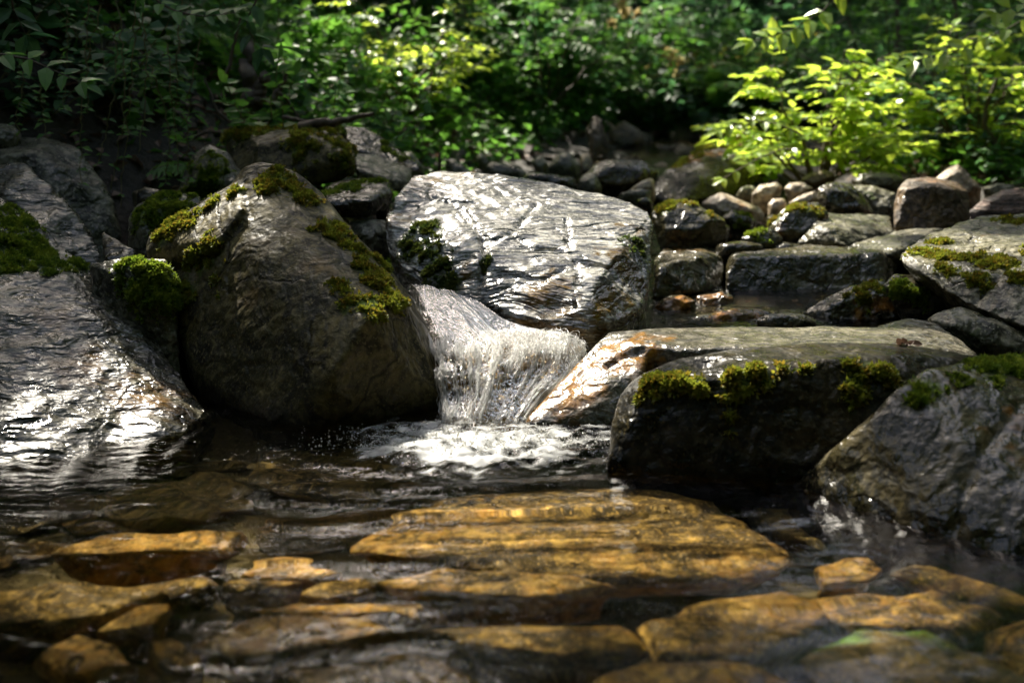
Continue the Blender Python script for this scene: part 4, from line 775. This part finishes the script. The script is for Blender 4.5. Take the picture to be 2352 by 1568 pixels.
def herb_mesh(seed, h=.5, stems=5, nodes=8, ll=.07, lw=.022, spread=.25, simple=False, leafup=.2, comp=False):
    rg = np.random.default_rng(seed); paths = []; pos, dr, up, Ls = [], [], [], []
    for s in range(stems):
        an = rg.uniform(0, 6.28); o = np.array([math.cos(an), math.sin(an), 0]); hh = h*rg.uniform(.6, 1.1)
        base = o*rg.uniform(0, .05); tip = base + o*spread*rg.uniform(.3, 1.2)*hh/h + np.array([0, 0, hh])
        c = curve(base, tip, -o*.06*h, nodes+2, .006*h/.5, rg); paths.append((c, .0035*h/.5, .0012))
        for k in range(2, nodes+2):
            for sgn in (-1, 1):
                a2 = k*1.57 + (0 if sgn > 0 else math.pi) + rg.normal()*.3
                d = np.array([math.cos(a2), math.sin(a2), leafup + rg.normal()*.25]); sz = ll*(1.15 - .6*k/(nodes+2))*rg.uniform(.7, 1.2)
                if comp:
                    tipb = c[k]+unit(d)*sz*2.6+np.array([0, 0, -.15*sz]); paths.append((np.array([c[k], (c[k]+tipb)/2+np.array([0, 0, .1*sz]), tipb]), .001, .0006))
                    u_ = unit(d); sd = np.array([-u_[1], u_[0], 0])
                    for q in range(5):
                        f = .35+.65*(q//2+1)/3 if q < 4 else 1.0
                        pp = c[k]+(tipb-c[k])*min(f, 1)
                        dd = u_ if q == 4 else unit(u_*.45 + sd*(1 if q % 2 else -1)+rg.normal(size=3)*.12)
                        pos.append(pp); dr.append(dd); up.append(np.array([0, 0, 1])+rg.normal(size=3)*.25); Ls.append(sz*rg.uniform(.8, 1.1))
                else:
                    pos.append(c[k]); dr.append(d); up.append(np.array([0, 0, 1])+rg.normal(size=3)*.3); Ls.append(sz)
        pos.append(c[-1]); dr.append(np.array([0, 0, 1.])+o*.5); up.append(rg.normal(size=3)); Ls.append(ll*.6)
    V, Fc = leaf_mesh(pos, dr, up, Ls, np.array(Ls)*lw/ll, simple)
    return new_mesh('foliage', V, Fc, False), new_mesh('stems', *tube_mesh(paths, 4))
def fern_mesh(seed, r=.45, fronds=9, pinn=18):
    rg = np.random.default_rng(seed); paths = []; pos, dr, up, Ls = [], [], [], []
    for s in range(fronds):
        an = 6.28*s/fronds + rg.normal()*.25; o = np.array([math.cos(an), math.sin(an), 0]); rr = r*rg.uniform(.7, 1.15)
        c = curve((0, 0, 0), o*rr + np.array([0, 0, rr*rg.uniform(.2, .6)]), (0, 0, rr*.32), pinn+3, 0); paths.append((c, .003, .0008))
        t = np.gradient(c, axis=0); t = unit(t); sd = unit(np.cross(t, [0, 0, 1.]))
        for k in range(3, pinn+3):
            w_ = rr*.30*math.sin(min(1, (k-1)/(pinn*.35))*math.pi/2)*(1-(k/(pinn+3))**2.2) + .006
            for sgn in (-1, 1):
                pos.append(c[k]); dr.append(sd[k]*sgn + t[k]*.45 + np.array([0, 0, -.15])); up.append(np.cross(sd[k], t[k])); Ls.append(w_)
    V, Fc = leaf_mesh(pos, dr, up, Ls, np.array(Ls)*.17, True, .1)
    return new_mesh('fronds', V, Fc, False), new_mesh('stems', *tube_mesh(paths, 4))

def plant(name, meshes, lmat, label, cat, group, loc, rz, s, tilt=(0, 0), lname='foliage'):
    e = bpy.data.objects.new(name, None); C.objects.link(e); e.empty_display_size = .05
    e.location = loc; e.rotation_euler = (tilt[0], tilt[1], rz); e.scale = (s, s, s); tag(e, label, cat, group)
    for nm, me, mt in ((lname, meshes[0], lmat), ('stems', meshes[1], M['stem'])):
        if not me.materials: me.materials.append(mt)
        o = bpy.data.objects.new(nm, me); C.objects.link(o); o.parent = e
    return e
HERB = [herb_mesh(100+i, h=.42, stems=7, nodes=8, ll=.075, lw=.024, spread=.3) for i in range(4)]
HERBD = [herb_mesh(140+i, h=.36, stems=8, nodes=8, ll=.065, lw=.024, spread=.4, leafup=.0) for i in range(3)]
NET = [herb_mesh(120+i, h=.62, stems=4, nodes=12, ll=.085, lw=.022, spread=.2) for i in range(3)]
LIME = [herb_mesh(160+i, h=.40, stems=7, nodes=8, ll=.07, lw=.024, spread=.4, comp=False) for i in range(2)]
FERN = [fern_mesh(130+i) for i in range(3)]
for ms_, mt in ((HERB, 'leaf'), (HERBD, 'leaf_dark'), (NET, 'leaf'), (FERN, 'leaf'), (LIME, 'leaf_lime')):
    for a_ in ms_: a_[0].materials.append(M[mt]); a_[1].materials.append(M['stem'])
def proj(p):
    q = np.array(p)-np.array([0, 0, CAMZ]); f = q[1]*CP - q[2]*SP; u = q[1]*SP + q[2]*CP
    return CX+F*q[0]/f, CY-F*u/f
cnt = 0; tries = 0
while cnt < 285 and tries < 20000:
    tries += 1
    y = 3.2 + 8*RNG.random()**1.2; x = (RNG.uniform(-100, 2450)-CX)/F*y; z = gz(x, y); px, py = proj((x, y, z))
    if py < -60 or (z - bed(y) < .10 and y < 7.3): continue
    if px < 560 and (py > 300 or RNG.random() < .30): continue
    if 850 < px < 1480 and py > 330: continue
    if 900 < px < 1450 and py > 250 and RNG.random() < .75: continue
    if px > 1750 and y < 4.6: continue
    t_ = RNG.random()
    if px > 1500 and px < 1780: sp = 'HERBD' if t_ < .6 else 'FERN'
    elif px >= 1780: sp = 'HERB' if t_ < .5 else 'HERBD'
    elif px < 560: sp = 'HERBD'
    else: sp = 'HERB' if t_ < .40 else 'NET' if t_ < .68 else 'FERN' if t_ < .85 else 'HERBD'
    ms_ = {'HERB': HERB, 'HERBD': HERBD, 'NET': NET, 'FERN': FERN}[sp]
    side = 'left bank' if px < 1500 else 'far slope' if px < 1780 else 'right bank'
    nm, lb, ct, ln = {'HERB': ('leafy_herb', 'green leafy herb among many covering the '+side, 'herb', 'foliage'), 'HERBD': ('low_herb', 'low dark green herb in the shade of the '+side, 'herb', 'foliage'),
              'NET': ('tall_herb', 'tall upright herb with paired leaves on the '+side, 'herb', 'foliage'), 'FERN': ('fern', 'green fern with arching fronds on the '+side, 'fern', 'fronds')}[sp]
    m_ = ms_[RNG.integers(0, len(ms_))]
    plant(nm, m_, None, lb, ct, ct+'s on the '+side, (x, y, z-.02), RNG.uniform(0, 6.28), RNG.uniform(.65, 1.25)*(1 if y < 7 else 1.3), (RNG.normal()*.12, RNG.normal()*.12), ln); cnt += 1

# far wood that reads as one mass
def mass(name, n, zone, lmin, lmax, mat, label, seed, lift=.6):
    rg = np.random.default_rng(seed); pos = []
    xs, ys = rg.uniform(*zone[0], n*3), rg.uniform(*zone[1], n*3); zs = ground_h(xs, ys)
    cl = fbm(np.stack([xs, ys, 0*xs], -1)*1.3, seed, 3); ok = (zs-bed(ys) > .08) | (ys > 7.6) | (name == 'bar_litter') 
    f = xs/ys*F+CX; ok &= (f > -200) & (f < 2560)
    hh = rg.random(n*3)**1.3*lift*np.clip(.5+cl*1.2, .1, 1.3)
    p = np.stack([xs, ys, zs+hh], -1)[ok][:n]; N = len(p)
    d = rg.normal(size=(N, 3)); d[:, 2] = d[:, 2]*.35-.1; up = rg.normal(size=(N, 3))*.5+np.array([0, 0, 1]); Ls = rg.uniform(lmin, lmax, N)
    V, Fc = leaf_mesh(p, d, up, Ls, Ls*.34, True); o = link(name, new_mesh(name, V, Fc, False), M[mat]); tag(o, label, 'undergrowth', kind='stuff'); return o
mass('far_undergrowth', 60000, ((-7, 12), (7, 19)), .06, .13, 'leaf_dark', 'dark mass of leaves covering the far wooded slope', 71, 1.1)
mass('undergrowth', 34000, ((-4, 5.5), (4.2, 9)), .025, .06, 'leaf', 'carpet of small green leaves covering the banks', 72, .16)
mass('bank_grass', 16000, ((-3.5, 5.5), (3.4, 9)), .04, .09, 'leaf', 'pale green low growth mixed through the banks', 74, .25)
mass('bar_litter', 2600, ((-1.0, 3.0), (2.75, 5.2)), .018, .04, 'litter', 'scattered brown leaves caught between the stones of the bar', 75, .06)
mass('leaf_litter', 20000, ((-2, 5.5), (3.2, 9)), .03, .06, 'litter', 'brown fallen leaves littering the banks', 73, .02)

# --- bright shrub on the right bar
def shrub(name, base, h, spread, nst, label, seed, lmat, ll, per, tiers=6, comp=True, fill=300, dirs=None):
    rg = np.random.default_rng(seed); paths = []; pos, dr, up, Ls = [], [], [], []
    for s in range(nst):
        an = 6.28*s/nst + rg.normal()*.3; o = np.array([math.cos(an)*1.0, math.sin(an)*.7, 0])
        lift = rg.uniform(.25, 1.0); tip = o*spread*(1.15-.75*lift**2) + np.array([0, 0, h*lift])
        c = curve((0, 0, 0), tip, (0, 0, .10*h), 10, .012, rg); paths.append((c, .008, .002))
        for k in range(3, 10):
            for tw in range(per):
                d = unit(np.array([rg.normal(), rg.normal()*.8, .15+rg.normal()*.3]) + o*.9); tl = rg.uniform(.10, .22)*(h/.9)
                tb = c[k] + d*tl + np.array([0, 0, -.02]); paths.append((np.array([c[k], (c[k]+tb)/2+np.array([0, 0, .015]), tb]), .0018, .0008))
                sd = unit(np.array([-d[1], d[0], 0]))
                for q in range(7):
                    f = .4+.6*(q//2)/3 if q < 6 else 1.0
                    dd = d if q == 6 else unit(d*.5 + sd*(1 if q % 2 else -1)+rg.normal(size=3)*.15)
                    pos.append(c[k]+(tb-c[k])*f); dr.append(dd+np.array([0, 0, -.12])); up.append(np.array([0, 0, 1])+rg.normal(size=3)*.22); Ls.append(ll*rg.uniform(.7, 1.2)*(1 if q == 6 else .85))
    V, Fc = leaf_mesh(pos, dr, up, Ls, np.array(Ls)*.27)
    e = bpy.data.objects.new(name, None); C.objects.link(e); e.location = base; tag(e, label, 'shrub')
    link('foliage', new_mesh('foliage', V, Fc, False), M[lmat], e); link('branches', new_mesh('branches', *tube_mesh(paths, 5)), M['bark'], e)
    return e
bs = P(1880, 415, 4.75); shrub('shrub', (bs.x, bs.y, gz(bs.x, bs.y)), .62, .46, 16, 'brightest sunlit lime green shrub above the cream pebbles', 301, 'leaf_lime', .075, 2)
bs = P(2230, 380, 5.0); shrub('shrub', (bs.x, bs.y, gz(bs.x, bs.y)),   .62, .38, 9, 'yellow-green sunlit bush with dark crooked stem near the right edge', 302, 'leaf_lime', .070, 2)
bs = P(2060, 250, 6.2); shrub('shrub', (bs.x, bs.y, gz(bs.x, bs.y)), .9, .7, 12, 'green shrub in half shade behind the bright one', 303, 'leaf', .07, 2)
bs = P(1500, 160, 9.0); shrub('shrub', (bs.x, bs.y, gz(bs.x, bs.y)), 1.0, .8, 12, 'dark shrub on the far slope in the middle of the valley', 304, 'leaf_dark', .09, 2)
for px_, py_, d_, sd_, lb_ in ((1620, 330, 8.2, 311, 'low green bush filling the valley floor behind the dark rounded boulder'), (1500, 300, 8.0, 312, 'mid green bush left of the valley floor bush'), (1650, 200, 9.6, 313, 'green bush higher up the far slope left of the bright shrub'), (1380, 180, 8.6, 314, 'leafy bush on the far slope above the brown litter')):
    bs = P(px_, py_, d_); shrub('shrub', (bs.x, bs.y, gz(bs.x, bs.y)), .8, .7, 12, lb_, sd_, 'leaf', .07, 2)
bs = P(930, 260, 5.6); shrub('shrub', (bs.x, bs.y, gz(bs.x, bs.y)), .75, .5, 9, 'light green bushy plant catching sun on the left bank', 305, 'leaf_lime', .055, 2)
bs = P(1250, 160, 7.0); shrub('shrub', (bs.x, bs.y, gz(bs.x, bs.y)), .9, .6, 11, 'dense green bush in the middle of the left bank', 306, 'leaf', .065, 2)
bs = P(1720, 60, 9.5); shrub('shrub', (bs.x, bs.y, gz(bs.x, bs.y)), .9, .6, 9, 'yellowing bush high on the far slope', 307, 'leaf_yellow', .07, 1)
def spray_branch(label, pts, seed, ll, lmat, n=7, cat='branch'):
    rg = np.random.default_rng(seed); c = interp_grid([[tuple(p)] for p in pts], 1, n*2)[:, 0] if False else None
    P_ = np.array([tuple(p) for p in pts]); t = np.linspace(0, 1, n+2); s = np.linspace(0, 1, len(P_)); c = np.stack([np.interp(t, s, P_[:, k]) for k in range(3)], 1)
    T = unit(np.gradient(c, axis=0)); pos, dr, up, Ls = [], [], [], []
    for k in range(1, n+2):
        for sg in (-1, 1):
            sd = unit(np.cross(T[k], [0, -.6, .8]))*sg
            pos.append(c[k]); dr.append(sd+T[k]*.6+rg.normal(size=3)*.15); up.append(np.array([0, -.4, 1])+rg.normal(size=3)*.25); Ls.append(ll*rg.uniform(.75, 1.15))
    pos.append(c[-1]); dr.append(T[-1]); up.append(np.array([0, -.4, 1.])); Ls.append(ll)
    V, Fc = leaf_mesh(pos, dr, up, Ls, np.array(Ls)*.27)
    e = bpy.data.objects.new('leafy_branch', None); C.objects.link(e); e.location = c[0]; tag(e, label, cat)
    V = V-c[0]; link('foliage', new_mesh('foliage', V, Fc, False), M[lmat], e)
    link('twig', new_mesh('twig', *tube_mesh([(c-c[0], .004, .001)], 5)), M['bark'], e)
spray_branch('sunlit spray of pointed leaves hanging in from the top, above the bright shrub', [P(1990, -120, 4.2), P(1900, 20, 4.2), P(1820, 70, 4.2), P(1730, 95, 4.2)], 1, .085, 'leaf_lime', 7)
spray_branch('sunlit leafy twig reaching left from the right edge near the top', [P(2450, -20, 4.0), P(2330, 60, 4.1), P(2200, 115, 4.1), P(2100, 140, 4.1)], 2, .075, 'leaf_lime', 7)
spray_branch('bright leafy twig at the top right corner', [P(2450, 40, 3.8), P(2352, 10, 3.8), P(2290, 30, 3.8)], 3, .08, 'leaf_lime', 3)
spray_branch('low sunlit twig reaching left over the dark boulder', [P(1880, 330, 4.5), P(1790, 285, 4.3), P(1720, 275, 4.2), P(1650, 300, 4.15)], 4, .06, 'leaf_lime', 7)
spray_branch('lowest sunlit twig drooping left towards the cream pebbles', [P(1870, 350, 4.5), P(1800, 340, 4.3), P(1740, 365, 4.2), P(1660, 410, 4.1)], 5, .055, 'leaf_lime', 7)
spray_branch('large-leaved shaded twig at the top left', [P(-60, 120, 2.6), P(50, 130, 2.6), P(120, 160, 2.6), P(185, 190, 2.6)], 6, .06, 'leaf', 4)
spray_branch('shaded twig with broad leaves in the top left corner', [P(20, -60, 2.7), P(30, 20, 2.7), P(60, 80, 2.7)], 7, .07, 'leaf_dark', 3)
spray_branch('broad-leaved twig hanging at the top between vines and ferns', [P(620, -80, 3.0), P(590, 0, 3.0), P(560, 60, 3.0), P(600, 110, 3.0)], 8, .06, 'leaf_dark', 4)
spray_branch('leafy twig arching over the vines at the top', [P(300, -60, 3.0), P(380, 20, 3.0), P(460, 40, 3.0), P(540, 30, 3.0)], 9, .055, 'leaf', 6)
# --- cream flower heads on the far slope
for k, (px, py) in enumerate([(1440, 40), (1560, 140), (1600, 165), (1475, 175), (1650, 155), (1520, 100)]):
    c = P(px, py, 7.6+.2*k); g = gz(c.x, c.y); rg = np.random.default_rng(400+k)
    e = bpy.data.objects.new('flowering_plant', None); C.objects.link(e); e.location = (c.x, c.y, g)
    tag(e, 'plant with fluffy cream flower heads, one of several on the far slope', 'flower', 'cream flowers on the far slope')
    hz = max(c.z-g, .2)
    for q in range(6):
        cc = np.array([0, 0, hz]) + rg.normal(size=3)*.055; N = 40
        V, Fc = leaf_mesh(np.repeat([cc], N, 0), rg.normal(size=(N, 3)), rg.normal(size=(N, 3)), rg.uniform(.03, .055, N), rg.uniform(.008, .014, N), True)
        link('flower_head', new_mesh('flower_head', V, Fc, False), M['flower'], e)
    link('stem', new_mesh('stem', *tube_mesh([(curve((0, 0, 0), (0, 0, hz), (.02, 0, 0)), .005, .002)], 4)), M['stem'], e)
# --- hanging vines on the cut bank
for k, (px, y0, y1, d) in enumerate([(60, 80, 330, 2.9), (105, 170, 320, 2.95), (205, -40, 260, 3.0), (230, 10, 420, 3.0), (262, -30, 440, 2.95), (300, -40, 470, 3.0), (325, 30, 350, 3.0), (345, 150, 420, 3.05), (250, 60, 380, 3.1), (385, 100, 400, 3.1), (455, 90, 420, 3.1), (160, 20, 250, 3.0), (420, -30, 300, 3.15)]):
    rg = np.random.default_rng(500+k); a = np.array(P(px+rg.normal()*10, y0, d)); b = np.array(P(px+rg.normal()*22, y1, d-.05)); n = 26
    c = curve(a, b, (rg.normal()*.02, 0, 0), n, .003, rg); pos, dr, up, Ls = [], [], [], []
    for j in range(2, n):
        if rg.random() < .55: continue
        for sg in (-1, 1): pos.append(c[j]); dr.append((sg, rg.normal()*.5, -.1+rg.normal()*.3)); up.append((0, -.5, 1)); Ls.append(rg.uniform(.014, .030))
    e = bpy.data.objects.new('hanging_vine', None); C.objects.link(e); e.location = a; pos = np.array(pos)-a
    tag(e, 'thin vine with tiny leaves hanging down the dark left bank', 'vine', 'vines hanging down the dark left bank')
    V, Fc = leaf_mesh(pos, dr, up, Ls, np.array(Ls)*.35, True); link('foliage', new_mesh('foliage', V, Fc, False), M['leaf'], e)
    link('stem', new_mesh('stem', *tube_mesh([(c-a, .0024, .0014)], 4)), M['stem'], e)
# --- roots, stubs and sticks
def stick(name, label, pts, r0, r1, cat, mat='bark', group=None):
    pts = [np.array(p) for p in pts]; s = np.linspace(0, 1, len(pts)); t = np.linspace(0, 1, 14); A = np.array(pts)
    c = np.stack([np.interp(t, s, A[:, k]) for k in range(3)], 1); c[1:-1] = (c[:-2]+c[1:-1]*2+c[2:])/4; c[1:-1] += RNG.normal(size=(12, 3))*r0*.25
    o = link(name, new_mesh(name, *tube_mesh([(c-c[0], r0, r1)], 8)), M[mat], loc=c[0]); tag(o, label, cat, group); return o
stick('fallen_branch', 'bare grey branch lying over the mossy block, tip pointing right', [P(690, 292, 3.3), P(760, 280, 3.25), P(800, 275, 3.25), P(858, 262, 3.2)], .016, .005, 'branch')
stick('fallen_branch', 'thin crooked twig beside the bare grey branch', [P(650, 270, 3.4), P(700, 278, 3.35), P(730, 282, 3.35)], .007, .003, 'branch')
stick('stump', 'dark broken stem standing tallest on the left bank', [P(575, 240, 3.7), P(572, 160, 3.7), P(565, 90, 3.75)], .030, .020, 'stump')
stick('stump', 'dark broken stub leaning right of the tallest broken stem', [P(590, 240, 3.65), P(600, 210, 3.65), P(608, 175, 3.65)], .022, .018, 'stump')
stick('root', 'thin dark root sticking up right of the broken stubs', [P(620, 240, 3.6), P(645, 200, 3.6), P(660, 165, 3.6)], .012, .005, 'root')
for k, (a, b, c, lb) in enumerate([((520, 170), (540, 90), (560, 10), 'slender dark stem rising behind the broken stubs'), ((560, 300), (500, 260), (470, 180), 'pale bent root at the foot of the left bank'), ((640, 215), (660, 230), (690, 275), 'thin pale twig arching beside the fallen branch'),
                                   ((0, 160), (60, 190), (110, 225), 'dark branch crossing the far left edge'), ((340, 400), (380, 420), (430, 440), 'thin twig lying between the vines and pointed stone'), ((440, 320), (480, 300), (520, 305), 'root running along the top of the mossy block'),
                                   ((1010, 400), (1010, 375), (1008, 350), 'short pale peg of wood behind the pale boulder')]):
    stick('twig', lb, [P(*a, 3.3+.1*(k % 3)), P(*b, 3.3+.1*(k % 3)), P(*c, 3.3+.1*(k % 3))], .006, .003, 'twig')
stick('twig', 'dark crooked stem inside the right-edge bush', [P(2300, 400, 4.8), P(2285, 330, 4.8), P(2255, 280, 4.8), P(2290, 180, 4.8)], .018, .007, 'stem')
stick('sapling_stem', 'thin straight dark stem rising behind the right bushes', [P(2200, 200, 6.5), P(2198, 100, 6.5), P(2195, -80, 6.5)], .012, .010, 'stem')
stick('sapling_stem', 'slim dark trunk behind the bright shrub', [P(2060, 260, 7), P(2062, 100, 7), P(2058, -80, 7)], .018, .014, 'stem')
# small dead leaf on the slab
c = cast(SLABBV, 2080, 793) or P(2080, 790, 2.15)
rg = np.random.default_rng(3); N = 7; V, Fc = leaf_mesh(np.repeat([[0, 0, .003]], N, 0)+rg.normal(size=(N, 3))*.004, rg.normal(size=(N, 3))*np.array([1, .6, .3])+np.array([0, 0, .2]), rg.normal(size=(N, 3))+np.array([0, 0, 1]), rg.uniform(.010, .022, N), rg.uniform(.004, .007, N))
tag(link('dead_leaf', new_mesh('dead_leaf', V, Fc, False), M['litter'], loc=c), 'tiny curled brown leaf lying on the rear ledge top', 'leaf')

# ------------------------------------------------------------------ trees added so that their crowns shade the stream
def make_trees():
    rg = np.random.default_rng(90)
    trunks = [(-4.2, 1.5), (-5.2, 5.5), (-5.8, 9.5), (4.6, 1.0), (4.8, 5.5), (5.2, 10), (-3.2, -3), (3.4, -3.2), (0.4, -5), (-7, 3), (8, 4), (2.2, 15)]
    # gaps cut in the added crowns, each to let sun onto a chosen spot
    targets = [(P(1880, 260, 4.75), .50), (P(1780, 440, 4.2), .40), (P(2250, 180, 5.0), .30), (P(1850, 60, 4.2), .3), (P(2250, 110, 4.1), .2), (P(1680, 465, 3.9), .22), (P(450, 500, 2.35), .14), (P(330, 640, 2.2), .08), (P(2190, 400, 4.0), .12),
               (P(1350, 560, 2.6), .33), (P(1380, 690, 2.35), .22), (P(1150, 500, 2.75), .30), (P(1000, 430, 2.9), .2), (P(1000, 450, 2.85), .16), (P(1180, 680, 2.42), .12),
               (P(1150, 850, 2.04), .12), (P(1250, 785, 2.15), .10), (P(1300, 870, 2.05), .08), (P(1500, 780, 2.3), .16), (P(1750, 790, 2.1), .18), (P(2000, 780, 2.1), .20), (P(2200, 600, 2.6), .13), (P(1570, 570, 3.1), .10), (P(2250, 530, 2.8), .17), (P(1600, 500, 3.2), .2), (P(1870, 510, 3.4), .25), (P(1950, 580, 3.0), .14), (P(2120, 430, 3.6), .16), (P(1990, 660, 2.6), .10), (P(1700, 720, 2.55), .10), (P(450, 360, 3.1), .1), (P(120, 320, 3.15), .16), (P(60, 390, 2.75), .1),
               (P(720, 430, 2.4), .10), (P(870, 620, 2.28), .08), (P(230, 850, 1.97), .22), (P(60, 820, 1.98), .15), (P(340, 940, 1.98), .18), (P(60, 540, 2.2), .12), (P(430, 520, 2.3), .08), (P(2280, 840, 1.72), .11), (P(1700, 820, 1.80), .16), (P(1950, 800, 1.85), .17), (P(1500, 850, 1.81), .12), (P(1460, 880, 1.8), .08), (P(2150, 815, 1.85), .12), (P(1850, 700, 2.7), .10), (P(1600, 650, 2.85), .08),
               (W(1120, 1010), .19), (W(1250, 1150, -.1), .20), (W(1500, 1230, -.1), .20), (W(1100, 1280, -.1), .22), (W(1150, 1400, -.1), .16), (W(700, 1420, -.1), .22), (W(350, 1370, -.1), .20), (W(60, 1390, -.1), .2), (W(1350, 1470, -.1), .16), (W(900, 1500, -.1), .14),
               (W(350, 1240, -.1), .10), (W(1000, 1600, -.1), .15), (W(1600, 1560, -.1), .12), (W(2050, 1500, -.1), .17), (W(1900, 1380, -.1), .13), (W(2230, 1420, -.1), .10), (W(1750, 1400, -.1), .08), (W(640, 1300, -.1), .07), (W(100, 1130), .08),
               (P(930, 170, 5.6), .40), (P(850, 260, 5.0), .3), (P(1200, 40, 7.0), .4), (P(1720, 60, 9.5), .5), (P(1600, 180, 9.0), .45), (P(1480, 120, 8.5), .4), (P(1650, 280, 8.0), .35), (P(400, 60, 3.6), .15), (P(1380, 200, 7.5), .3), (P(1150, 180, 6.0), .25), (P(620, 60, 4.2), .2), (P(760, 180, 4.4), .2)]
    N = 120000
    p = np.stack([rg.uniform(-13, 13, N), rg.uniform(-10, 22, N), rg.uniform(3.4, 7.5, N)], -1)
    keep = fbm(p*.7, 4, 2) > -.5
    p[:, 2] = np.where(p[:, 1] < -.5, p[:, 2]*.75, p[:, 2])
    # the open strip of sky above the stream
    open_ = (p[:, 1] > .8) & (p[:, 1] < 11.5) & (p[:, 0] > -1.3-.05*(p[:, 1]-2)) & (p[:, 0] < 2.8+.22*(p[:, 1]-2))
    keep &= ~(open_ & (rg.random(N) < .97))
    keep &= ~((p[:, 0] > -6.5) & (p[:, 0] < -1.6) & (p[:, 1] > -1.5) & (p[:, 1] < 2.6) & (rg.random(N) < .9))  # crowns thinned on the left to let skylight fill that side
    Ln = np.array(L)
    # crown leaves added upstream to block the sun from most of the stream
    M_ = 60000; gx = rg.uniform(-3.5, 5, M_); gy = rg.uniform(.2, 13, M_); zz = rg.uniform(5.2, 7.2, M_); q = np.stack([gx, gy, 0*gx], -1) + Ln*(zz/Ln[2])[:, None]
    p = np.concatenate([p[keep], q[(fbm(q*1.9, 8, 3) > np.where(gy > 7.0, .14, np.where(gy > 4.4, .02, np.where(gy < 1.72, -.04, -.30))))][::2]])
    insun = np.zeros(len(p), bool)
    for c, r in targets:
        c = np.array(c); q = p-c; t = q@Ln; dd = np.linalg.norm(q-t[:, None]*Ln, axis=1); insun |= (dd < r)
    p = p[~insun]
    n2_ = 26000; rear = np.stack([rg.uniform(-6, 7, n2_), rg.uniform(-7, -1.8, n2_), rg.uniform(0, 1, n2_)**.8*6.5], -1)  # leaf wall added behind the camera to darken what the rocks reflect
    sd_ = np.stack([rg.uniform(3.2, 6.5, n2_//3), rg.uniform(-3, 3.0, n2_//3), rg.uniform(.4, 5, n2_//3)], -1); p = np.concatenate([p, rear, sd_])  # more leaves added at the right to screen the low sky
    T = np.array(trunks); own = np.argmin(((p[:, None, :2]-T[None])**2).sum(2), 1)
    for i, (x, y) in enumerate(trunks):
        a = p[own == i]; n = len(a); base = np.array([x, y, gz(x, y)-.1])
        d = rg.normal(size=(n, 3)); d[:, 2] *= .5; up = rg.normal(size=(n, 3))*.4+np.array([0, 0, 1]); Ls = rg.uniform(.16, .34, n)
        V, Fc = leaf_mesh(a-base, d, up, Ls, Ls*.36, True)
        e = bpy.data.objects.new('shade_tree', None); C.objects.link(e); e.location = base
        tag(e, 'tall tree added beside the stream so its high crown shades the water', 'tree', 'trees added to shade the stream')
        link('crown', new_mesh('crown', V, Fc, False), M['leaf_canopy'], e)
        paths = [(curve((0, 0, 0), (rg.normal()*.2, rg.normal()*.2, 6.5), (rg.normal()*.1, 0, 0), 10, .02, rg), .20, .07)]
        for k in range(7):
            an = rg.uniform(0, 6.28); zz = 3.2+k*.45; paths.append((curve((0, 0, zz), (math.cos(an)*2.2, math.sin(an)*2.2, zz+1.2), (0, 0, -.2), 8, .04, rg), .06, .012))
        link('trunk', new_mesh('trunk', *tube_mesh(paths, 9)), M['bark'], e)
make_trees()
